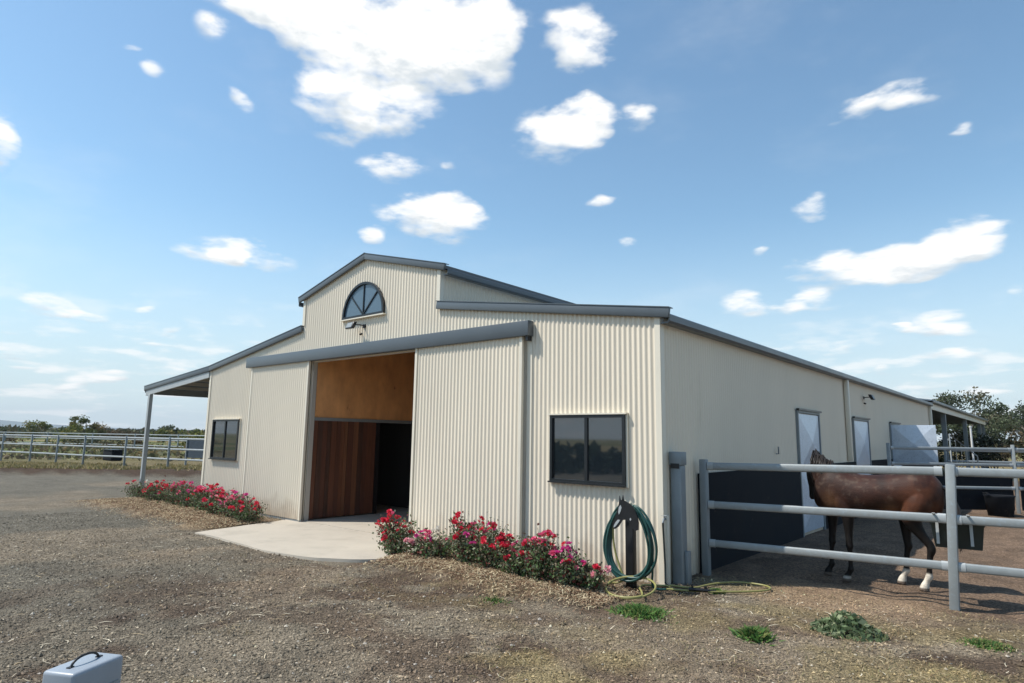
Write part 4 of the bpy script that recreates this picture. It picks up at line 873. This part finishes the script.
RB = [ # right bed from the apron to the hose
 (-3.72,-.98,.36,.30,.66,'rose bush with one red spray leaning over the concrete apron','rrrp',30,1200),
 (-3.05,-.92,.38,.30,.46,'low pink and white flowering rose bush second from the apron','pllmw',22,800),
 (-2.42,-.85,.36,.32,.78,'upright dark rose bush below the right sliding door panel','rrrp',26,1000),
 (-1.92,-.90,.34,.30,.72,'tall red rose bush with one magenta bloom before the right sliding door edge','rrrm',30,1000),
 (-1.40,-1.00,.34,.30,.50,'dusky red rose bush just right of the sliding door edge','rrp',24,850),
 (-1.02,-1.02,.34,.28,.70,'red rose bush straight below the right window','rrrpp',30,950),
 (-.66,-.98,.28,.26,.52,'rose bush with pink blooms at the window corner','mmpr',18,700),
 (-.48,-.90,.22,.20,.34,'small sparse rose bush nearest the hose coil','rpl',7,420),
 # left bed from the lean-to post to the apron
 (-14.3,-.62,.55,.40,.50,'low nearly bare rose bush at the far left end of the bed','wr',6,700),
 (-13.1,-.62,.60,.42,.58,'bright red rose bush next to the lean-to post','rrrr',34,1000),
 (-12.0,-.66,.55,.42,.62,'leafy rose bush between the lean-to post and the barn corner','rrp',26,1000),
 (-11.1,-.68,.50,.42,.72,'pink flowering rose bush at the left barn corner','pppml',40,1000),
 (-10.3,-.70,.48,.40,.66,'red rose bush under the small left window','rrrp',40,1000),
 (-9.6,-.74,.45,.38,.62,'crimson rose bush before the left sliding door edge','rrpp',38,950),
 (-8.95,-.78,.42,.38,.56,'mixed pink rose bush before the left sliding door','ppml',32,900),
 (-8.40,-.82,.34,.32,.48,'rose bush with dark red blooms at the left edge of the apron','rrr',22,800)]
for i, (x, y, rx, ry, h, lab, mk, nb, nl) in enumerate(RB): nb = int(nb*1.6); rose_bush(x, y, rx*1.12, ry, h*.84, lab, 40+i, mk, nb, nl)

# weeds and grass tufts
def tuft(name, x, y, r_, h, n, cols, label, cat, seed, blade=.008):
    rng = np.random.RandomState(seed); an = rng.uniform(0, 2*np.pi, n); q = np.minimum(np.abs(rng.normal(size=n))*.5, 1.5)*r_*(.7+.6*vnoise(an*1.3, an*0+seed, 1, seed)); bx, by = np.cos(an)*q, np.sin(an)*q*.8
    hh_ = h*rng.uniform(.35,1.1,n)*np.clip(1-.5*(q/r_)**2,.25,1); lx, ly = rng.normal(size=(2,n))*h*.45; w_ = blade*rng.uniform(.6,1.4,n); pa = rng.uniform(0,np.pi,n); wx, wy = np.cos(pa)*w_, np.sin(pa)*w_
    z = np.zeros(n); v = np.stack([np.stack([bx-wx,by-wy,z],1), np.stack([bx+wx,by+wy,z],1), np.stack([bx+lx*.5+wx*.6,by+ly*.5+wy*.6,hh_*.7],1), np.stack([bx+lx,by+ly,hh_],1)],1).reshape(-1,3)
    c = np.array(cols)[rng.randint(len(cols), size=n)]*rng.uniform(.7,1.35,(n,1))
    me = mesh_np(name, v, np.arange(n*4).reshape(-1,4), M['grass'], np.repeat(c,4,0)); o = bpy.data.objects.new(name, me); C.objects.link(o); o.location = (x,y,float(ground_h(np.array([x]),np.array([y]))[0])); return tag(o, label, cat)
gr = [[.08,.17,.04],[.11,.20,.05],[.06,.13,.04],[.16,.18,.06]]
tuft('grass_tuft', .42, -1.33, .30, .085, 1700, gr, 'bright green grass tuft in front of the yellow hose ring', 'grass tuft', 1)
tuft('weed', 1.55, -1.36, .15, .10, 700, gr, 'small green weed clump left of the larger broadleaf weed', 'weed', 2, .012)
tuft('grass_tuft', 3.1, -.15, .20, .05, 1100, gr+[[.2,.19,.08]], 'low grass patch right of the fence post', 'grass tuft', 4)
tuft('grass_tuft', .62, .05, .10, .06, 350, gr, 'thin grass sprigs beside the black hose fitting', 'grass tuft', 5)
tuft('grass_tuft', -.95, -1.95, .22, .035, 260, gr+[[.25,.2,.1]], 'low grass wisp in front of the right flower bed', 'grass tuft', 6)
# broadleaf weed
rng = np.random.RandomState(9); n_ = 520; an = rng.uniform(0,2*np.pi,n_); q = np.sqrt(rng.random_sample(n_)); hz_ = (1-q**1.3)*.17*rng.uniform(.2,1.15,n_)
cen = np.stack([np.cos(an)*q*.31, np.sin(an)*q*.24, hz_+.015],1); cl = np.array([[.13,.18,.09],[.17,.22,.11],[.09,.13,.06],[.26,.29,.17]])[rng.randint(4,size=n_)]*rng.uniform(.75,1.3,(n_,1))
qv, f_, c_ = leaves(cen, .065, rng, cl, .6, up=1.6); bw = empty('broadleaf_weed', (2.12,-.62,0), 'spreading grey-green broadleaf weed in the dry grass before the fence', 'weed')
part(mesh_np('foliage', qv, f_, M['leafr'], c_), 'foliage', None, bw)
mb = MB()
for k in range(14): a = k*2.4; mb.tube([(0,0,0),(math.cos(a)*.14,math.sin(a)*.1,.06),(math.cos(a)*.26,math.sin(a)*.2,.05)], [.006,.004,.002], 5, False)
part(mb, 'stems', M['stemm'], bw)

# loose stones and straw lying on the ground
def in_view(x, y): 
    dx, dy = x-CAM.x, y-CAM.y; f = dx*F.x+dy*F.y; s = dx*Rt.x+dy*Rt.y; return (f > .3) & (np.abs(s) < f*.95+1.2)
def allowed(x, y):
    barn_ = (x > -W-.02) & (x < .02) & (y > -.03); slab_ = (x > -8.1) & (x < -3.5) & (y > -1.97-.0*x)
    return ~(barn_ | slab_)
rng = np.random.RandomState(1); N = 150000
dist = 3.6+ (rng.random_sample(N)**1.1)*13; ang = rng.uniform(-.78,.80,N); fx, fy = F.x, F.y; bl = np.hypot(fx,fy); fx/=bl; fy/=bl
sx = CAM.x+dist*(fx*np.cos(ang)+Rt.x*np.sin(ang)); sy = CAM.y+dist*(fy*np.cos(ang)+Rt.y*np.sin(ang))
keep = allowed(sx,sy) & (sy < .8+ .0*sx) & (rng.random_sample(N) < np.where(sx+.4*sy > -1, .45, .95)); sx, sy = sx[keep], sy[keep]; dist = dist[keep]
bedm = ((sy > -2.0) & (((sx > -14.6) & (sx < -8)) | ((sx > -4) & (sx < 0)))) & (rng.random_sample(len(sx)) < .85); sx, sy, dist = sx[~bedm], sy[~bedm], dist[~bedm]
n_ = len(sx); oct_ = np.array([[1,0,0],[0,1,0],[-1,0,0],[0,-1,0],[0,0,.7],[0,0,-.5]]); of = np.array([[0,1,4],[1,2,4],[2,3,4],[3,0,4],[1,0,5],[2,1,5],[3,2,5],[0,3,5]])
sz = rng.gamma(3.0,.0021,n_)+.0032; rot = rng.uniform(0,np.pi,n_); jit = rng.uniform(.6,1.35,(n_,6,3)); P_ = oct_[None]*jit*sz[:,None,None]
c, s = np.cos(rot)[:,None], np.sin(rot)[:,None]; P_ = np.stack([P_[...,0]*c-P_[...,1]*s, P_[...,0]*s+P_[...,1]*c, P_[...,2]],-1)
P_ += np.stack([sx, sy, ground_h(sx,sy)+sz*.25],-1)[:,None,:]
tone = ground_color(sx,sy)*.9+np.array([.0,.002,.004]); br = rng.lognormal(0,.38,(n_,1)); hl = (rng.random_sample((n_,1)) < .035); tone = np.clip(tone*np.array([1.04,1.0,.93])*br+hl*np.array([.22,.21,.19]),.02,.6)
me = mesh_np('gravel_stones', P_.reshape(-1,3), (of[None]+np.arange(n_)[:,None,None]*6).reshape(-1,3), M['stone'], np.repeat(tone,6,0)); o = bpy.data.objects.new('gravel_stones', me); C.objects.link(o); tag(o, kind='stuff', label='loose grey gravel stones over the yard')
def strands(name, x, y, L0, w0, cols, rng, lift=.012, label=None):
    n = len(x); an = rng.uniform(0,2*np.pi,n); L_ = L0*rng.uniform(.35,1.5,n)*.5; w_ = w0*rng.uniform(.6,1.5,n)*.5; dx, dy = np.cos(an)*L_, np.sin(an)*L_; wx, wy = -np.sin(an)*w_, np.cos(an)*w_
    z = ground_h(x,y)+.004; z1 = z+rng.uniform(0,lift,n); z2 = z+rng.uniform(0,lift,n)*rng.uniform(0,1.5,n)
    bend = rng.normal(size=n)*L_*.25; mx, my = x+wx/np.maximum(w_,1e-6)*bend, y+wy/np.maximum(w_,1e-6)*bend; zm = (z1+z2)/2+lift*.35
    V = np.stack([np.stack(t_,1) for t_ in ((x-dx-wx,y-dy-wy,z1),(mx-wx,my-wy,zm),(x+dx-wx,y+dy-wy,z2),(x+dx+wx,y+dy+wy,z2),(mx+wx,my+wy,zm+w_*.6),(x-dx+wx,y-dy+wy,z1))],1).reshape(-1,3)
    b = np.arange(n)[:,None]*6; f = np.concatenate([b+np.array([0,1,4,5]), b+np.array([1,2,3,4])]); c = np.array(cols)[rng.randint(len(cols),size=n)]*rng.uniform(.65,1.3,(n,1))
    o = bpy.data.objects.new(name, mesh_np(name, V, f, M['straw'], np.repeat(c,6,0))); C.objects.link(o); return tag(o, kind='stuff', label=label)
SC = [[.38,.30,.19],[.29,.20,.12],[.20,.125,.08],[.55,.46,.30],[.17,.10,.06]]
rng = np.random.RandomState(2)
n_ = 26000; x = rng.uniform(-14.7,-8.0,n_); y = -1.10+rng.normal(size=n_)*.42; n2 = 13000; x = np.append(x, rng.uniform(-4.05,.0,n2)); y = np.append(y, -1.12+rng.normal(size=n2)*.32)
k = allowed(x,y) & (y < -.05) & (y > -2.3) & (rng.random_sample(len(x)) < .25+1.1*sstep(.35,.65,fbm(x,y,1.7,4,31))); strands('straw_mulch', x[k], y[k], .07, .006, SC, rng, .03, 'dry straw mulch around the rose bushes')
n_ = 60000; x = rng.uniform(-6,5.6,n_); y = rng.uniform(-4.6,1.0,n_); pr = sstep(.42,.66, fbm(x,y,1.3,4,21))*sstep(-5.5,-1,x)*sstep(-4.2,-1.6,y)+sstep(.60,.72, fbm(x, y, 1.1, 3, 33))*.8
k = (rng.random_sample(n_) < pr*.55) & allowed(x,y); strands('dry_grass', x[k], y[k], .06, .0032, [[.32,.24,.13],[.25,.18,.10],[.15,.10,.055],[.15,.14,.065],[.40,.32,.20]], rng, .03, 'dry trampled grass in the gravel')
n_ = 9000; x = rng.uniform(-9,4.8,n_); y = rng.uniform(-6.4,.6,n_); k = allowed(x,y) & in_view(x,y) & (rng.random_sample(n_) < .12+.5*sstep(.45,.7,fbm(x,y,.8,3,77))); strands('straw_bits', x[k], y[k], .085, .005, [[.44,.37,.26],[.36,.28,.17],[.52,.46,.35]], rng, .012, 'pale straw stalks scattered over the gravel')
# grass of the left paddock strip
n_ = 60000; q = rng.uniform(.9,9,n_); tt = rng.uniform(-30,22,n_); x = -24.2-q*.66+tt*.75; y = 1.6+q*.75+tt*.66
k = allowed(x,y) & (fbm(x,y,.6,3,4) > .40)
def blades(name, x, y, h, w, cols, rng, label):
    n = len(x); an = rng.uniform(0,np.pi,n); wx, wy = np.cos(an)*w, np.sin(an)*w; z = ground_h(x,y)-.01; hh_ = h*rng.uniform(.4,1.3,n); lx, ly = rng.normal(size=(2,n))*h*.4
    V = np.stack([np.stack(t_,1) for t_ in ((x-wx,y-wy,z),(x+wx,y+wy,z),(x+lx,y+ly,z+hh_))],1).reshape(-1,3); c = np.array(cols)[rng.randint(len(cols),size=n)]*rng.uniform(.7,1.3,(n,1))
    o = bpy.data.objects.new(name, mesh_np(name, V, np.arange(n*3).reshape(-1,3), M['grass'], np.repeat(c,3,0))); C.objects.link(o); return tag(o, kind='stuff', label=label)
blades('paddock_grass', x[k], y[k], .12, .03, [[.36,.28,.13],[.28,.23,.10],[.16,.16,.06],[.42,.34,.2]], rng, 'dry grass along the paddock fence')

# trees
def tree(name, x, y, h, cr, label, cat, seed, cols, group, nl=2600, ls=.22, trunk=.4, spread=1.0, clumps=14, lean=0, rt=.06):
    r = random.Random(seed); rng = np.random.RandomState(seed); o = empty(name, (x,y,-.1), label, cat, group); mb = MB(); tips = []
    top = Vector((lean*h*.2, 0, h*trunk)); mb.tube([(0,0,0),(lean*h*.05,0,h*trunk*.5),top], [rt*h*.5,rt*h*.4,rt*h*.33], 8)
    for k in range(clumps):
        an = r.uniform(0,2*math.pi); q = r.uniform(.25,1); tz = h*(trunk+(1-trunk)*r.uniform(.15,.97)); rr = cr*q*math.sin(math.pi*min(.95,max(.12,(tz/h-trunk*.7)/(1.05-trunk*.7))))**.6
        e = Vector((math.cos(an)*rr*spread+lean*h*.2, math.sin(an)*rr*spread, tz)); m_ = top.lerp(e,.5)+Vector((r.uniform(-1,1),r.uniform(-1,1),r.uniform(-.5,1)))*h*.04
        b0 = Vector((lean*h*.12,0,h*trunk*r.uniform(.55,1))); mb.tube([b0, m_, e], [rt*h*.22, rt*h*.13, rt*h*.04], 5, False); tips.append((e, cr*r.uniform(.20,.42)))
    part(mb, 'trunk', M['bark'], o)
    cs_ = []; cc = []
    cols = np.array(cols)
    for e, s in tips:
        k = int(nl/clumps*r.uniform(.5,1.5)); p_ = rng.normal(size=(k,3)); p_ /= np.linalg.norm(p_,axis=1)[:,None]; p_ *= (rng.random_sample((k,1))**.45)*s*np.array([1.15,1.15,.75]); p_ += rng.normal(size=(k,3))*s*.15
        cs_.append(p_+np.array(tuple(e))); cc.append(cols[r.randrange(len(cols))]*rng.uniform(.65,1.35,(k,1)))
    q, f, c = leaves(np.concatenate(cs_), ls, rng, np.concatenate(cc), .5, 0); part(mesh_np('crown', q, f, M['leaft'], c), 'crown', None, o); return o
EU = [[.075,.095,.055],[.095,.115,.065],[.060,.075,.048],[.12,.115,.07]]
YG = [[.17,.18,.045],[.12,.135,.04],[.21,.17,.05],[.08,.10,.04]]; BR = [[.13,.085,.045],[.10,.08,.045],[.08,.08,.04]]
G1 = 'gum trees behind the pens'; G2 = 'small trees beyond the paddock'
tree('gum_tree', -3.2, 71, 6.7, 3.3, 'tall open gum tree showing above the end of the barn bay', 'tree', 11, EU, G1, 6500, .30, .34, 1, 24)
tree('gum_tree', -.6, 76, 5.6, 2.8, 'thin gum tree with gaps just right of the barn bay end', 'tree', 12, EU, G1, 2600, .36, .42, 1, 10)
tree('gum_tree', 2.2, 56, 5.6, 2.3, 'dark gum tree with a round head at the right edge of the photo', 'tree', 13, EU, G1, 2400, .22, .45, 1, 12)
tree('gum_tree', 5.2, 58, 5.4, 2.6, 'gum tree leaning out past the right edge of the photo', 'tree', 14, EU, G1, 2000, .24, .4, 1, 12)
tree('gum_tree', -9.5, 64, 5.2, 2.8, 'gum tree seen through the open barn bay posts', 'tree', 15, EU, G1, 1800, .26, .35, 1, 12)
def shrub(x, y, h, r_, label, seed, cols, group, nl=900, ls=.16, name='shrub'):
    return tree(name, x, y, h, r_, label, 'shrub', seed, cols, group, nl, ls, .12, 1, 11, 0, .05)
G3 = 'scrub bushes behind the pens'
DK = [[.035,.045,.028],[.05,.06,.035],[.045,.04,.028]]
SH = [(-5.5,42,2.4,2.0,'dark bush low behind the open barn bay',DK),(-3.2,40,2.2,1.9,'dark scrub bush between the bay posts',DK),(-1.0,38,2.3,1.9,'grey-green scrub bush beside the last bay posts',EU),(.9,37,2.2,1.7,'dark bush behind the white pole',DK),(2.6,36,2.5,1.8,'brown-green bush left of the right-edge gum tree',BR),(4.4,35,2.9,2.0,'olive bush filling the right edge behind the pens',[[.09,.085,.035],[.07,.075,.035],[.10,.07,.035]]),(6.6,34,2.6,2.0,'bushy scrub out past the right edge of the pens',DK),(-8.5,45,2.4,2.2,'bush glimpsed through the far side of the bay',DK)]
for i, (x, y, h, r_, lab, cs2) in enumerate(SH): shrub(x, y, h, r_, lab, 60+i, cs2, G3, 2200, .17)
LT = [(-143,27.6,3.2,2.6,'far spreading tree left of the tallest paddock tree',YG),(-121.5,28.2,4.0,2.3,'tallest pointed tree beyond the paddock',YG),(-122.9,31.0,2.9,2.4,'broad orange-green tree crown right beside the tallest one',[[.14,.12,.03],[.16,.11,.035],[.10,.10,.035]]),(-129.5,35.7,2.2,3.0,'low brown tree crown in the middle of the far paddock',BR),(-131,39,2.0,2.4,'low brown tree near the lean-to post',BR),(-136.8,45.3,1.9,1.6,'small dark tree just left of the lean-to post',EU),(-126.3,44.6,3.0,2.3,'round green tree seen under the lean-to roof',EU),(-106.2,40.2,2.2,2.6,'low olive tree right under the lean-to roof near the barn wall',YG),(-110,37.5,2.0,2.0,'yellowish low tree beneath the middle of the lean-to roof',YG),(-139,21,2.0,3.2,'low tree mass at the far left edge',EU),(-136,15,1.8,3.0,'dark low tree running out of the left edge',EU)]
for i, (x, y, h, r_, lab, cs2) in enumerate(LT): tree('paddock_tree', x, y, h, r_, lab, 'tree', 80+i, cs2, G2, 1000, .40, .12, 1, 16)
# bushes right behind the far fence, yellow-green
G4 = 'yellow-green bushes between the fences'
rr_ = random.Random(4)
desc = ['at the far left edge','second from the left edge','third from the left','left of the tallest far tree','below the tallest far tree','right of the tallest far tree','near the white fence post','left of the lean-to post','just behind the lean-to post','under the lean-to roof','beside the dark cloth panel','above the dark cloth panel','nearest the barn corner']
for i, dsc in enumerate(desc):
    u = i/12; x = -88+u*46+rr_.uniform(-1,1); y = 6+u*18+rr_.uniform(-2,2)
    tree('bush', x, y, rr_.uniform(1.1,1.9), rr_.uniform(1.6,2.6), 'yellow-green bush behind the fences, '+dsc, 'bush', 120+i, [YG, YG, EU, BR][i % 4], G4, 700, .24, .1, 1, 9)
rng = np.random.RandomState(16); n_ = 24000; q = rng.uniform(13,42,n_); tt = rng.uniform(-75,42,n_); x = -24.2-q*.66+tt*.75; y = 1.6+q*.75+tt*.66
hh_ = .12+1.6*np.clip(fbm(x,y,.16,3,9)-.25,0,1); k = fbm(x,y,.22,3,19) > .42; k &= allowed(x,y) & (x < -20); zz = rng.random_sample(n_)**.8*hh_
pc = np.array([[.24,.21,.09],[.19,.18,.08],[.27,.21,.11],[.12,.12,.065],[.16,.13,.085]])[np.minimum((fbm(x,y,.3,2,29)*6).astype(int),4)]*rng.uniform(.7,1.3,(n_,1))
q, f, c = leaves(np.stack([x,y,zz],1)[k], .34, rng, pc[k], .6, 0); o = bpy.data.objects.new('paddock_scrub', mesh_np('paddock_scrub', q, f, M['leaft'], c)); C.objects.link(o); tag(o, kind='stuff', label='yellow-green scrub growing behind the paddock fences')
# far wood: one mass of low growth on the horizon
rng = np.random.RandomState(6); n_ = 26000; az = R(40)+rng.uniform(-1.0,1.1,n_); d_ = rng.uniform(170,420,n_); x = CAM.x-np.sin(az)*d_; y = CAM.y+np.cos(az)*d_
zz = rng.random_sample(n_)**.8*(1.0+1.3*fbm(x,y,.03,3,2))*(d_/170)**.6
cols = np.array([[.06,.075,.045],[.09,.095,.05],[.11,.09,.05],[.05,.06,.04]])[rng.randint(4,size=n_)]*rng.uniform(.7,1.3,(n_,1))
q, f, c = leaves(np.stack([x,y,zz],1), 2.0, rng, cols, .6, 0); o = bpy.data.objects.new('distant_wood', mesh_np('distant_wood', q, f, M['leaft'], c)); C.objects.link(o); tag(o, kind='stuff', label='low distant scrub along the horizon')

# unseen low tree belt, added for its reflection in the window panes
rng = np.random.RandomState(26); n_ = 5000; az = rng.uniform(-1.2,1.2,n_); d_ = rng.uniform(24,34,n_); x = CAM.x+np.sin(az)*d_+3; y = CAM.y-np.cos(az)*d_
zz = rng.random_sample(n_)**.8*(.6+1.2*np.clip(fbm(x,y,.15,3,12)-.2,0,1)*1.3)
q, f, c = leaves(np.stack([x,y,zz],1), .8, rng, np.array([[.05,.065,.035]])*rng.uniform(.7,1.3,(n_,1)), .6, 0); o = bpy.data.objects.new('tree_belt', mesh_np('tree_belt', q, f, M['leaft'], c)); C.objects.link(o); tag(o, kind='stuff', label='unseen low belt of trees added for the window reflections')

# clear country air: far things fade a little
hb = MB().box(-4900, 4200, -4300, 4900, -4, 130); hv = bpy.data.materials.new('haze_air'); hv.use_nodes = True; hv.node_tree.nodes.clear()
vo = hv.node_tree.nodes.new('ShaderNodeOutputMaterial'); pv = hv.node_tree.nodes.new('ShaderNodeVolumePrincipled'); pv.inputs['Density'].default_value = .00016; pv.inputs['Color'].default_value = (.78,.86,.94,1)
hv.node_tree.links.new(pv.outputs[0], vo.inputs['Volume']); tag(hb.build('haze', hv), kind='stuff')
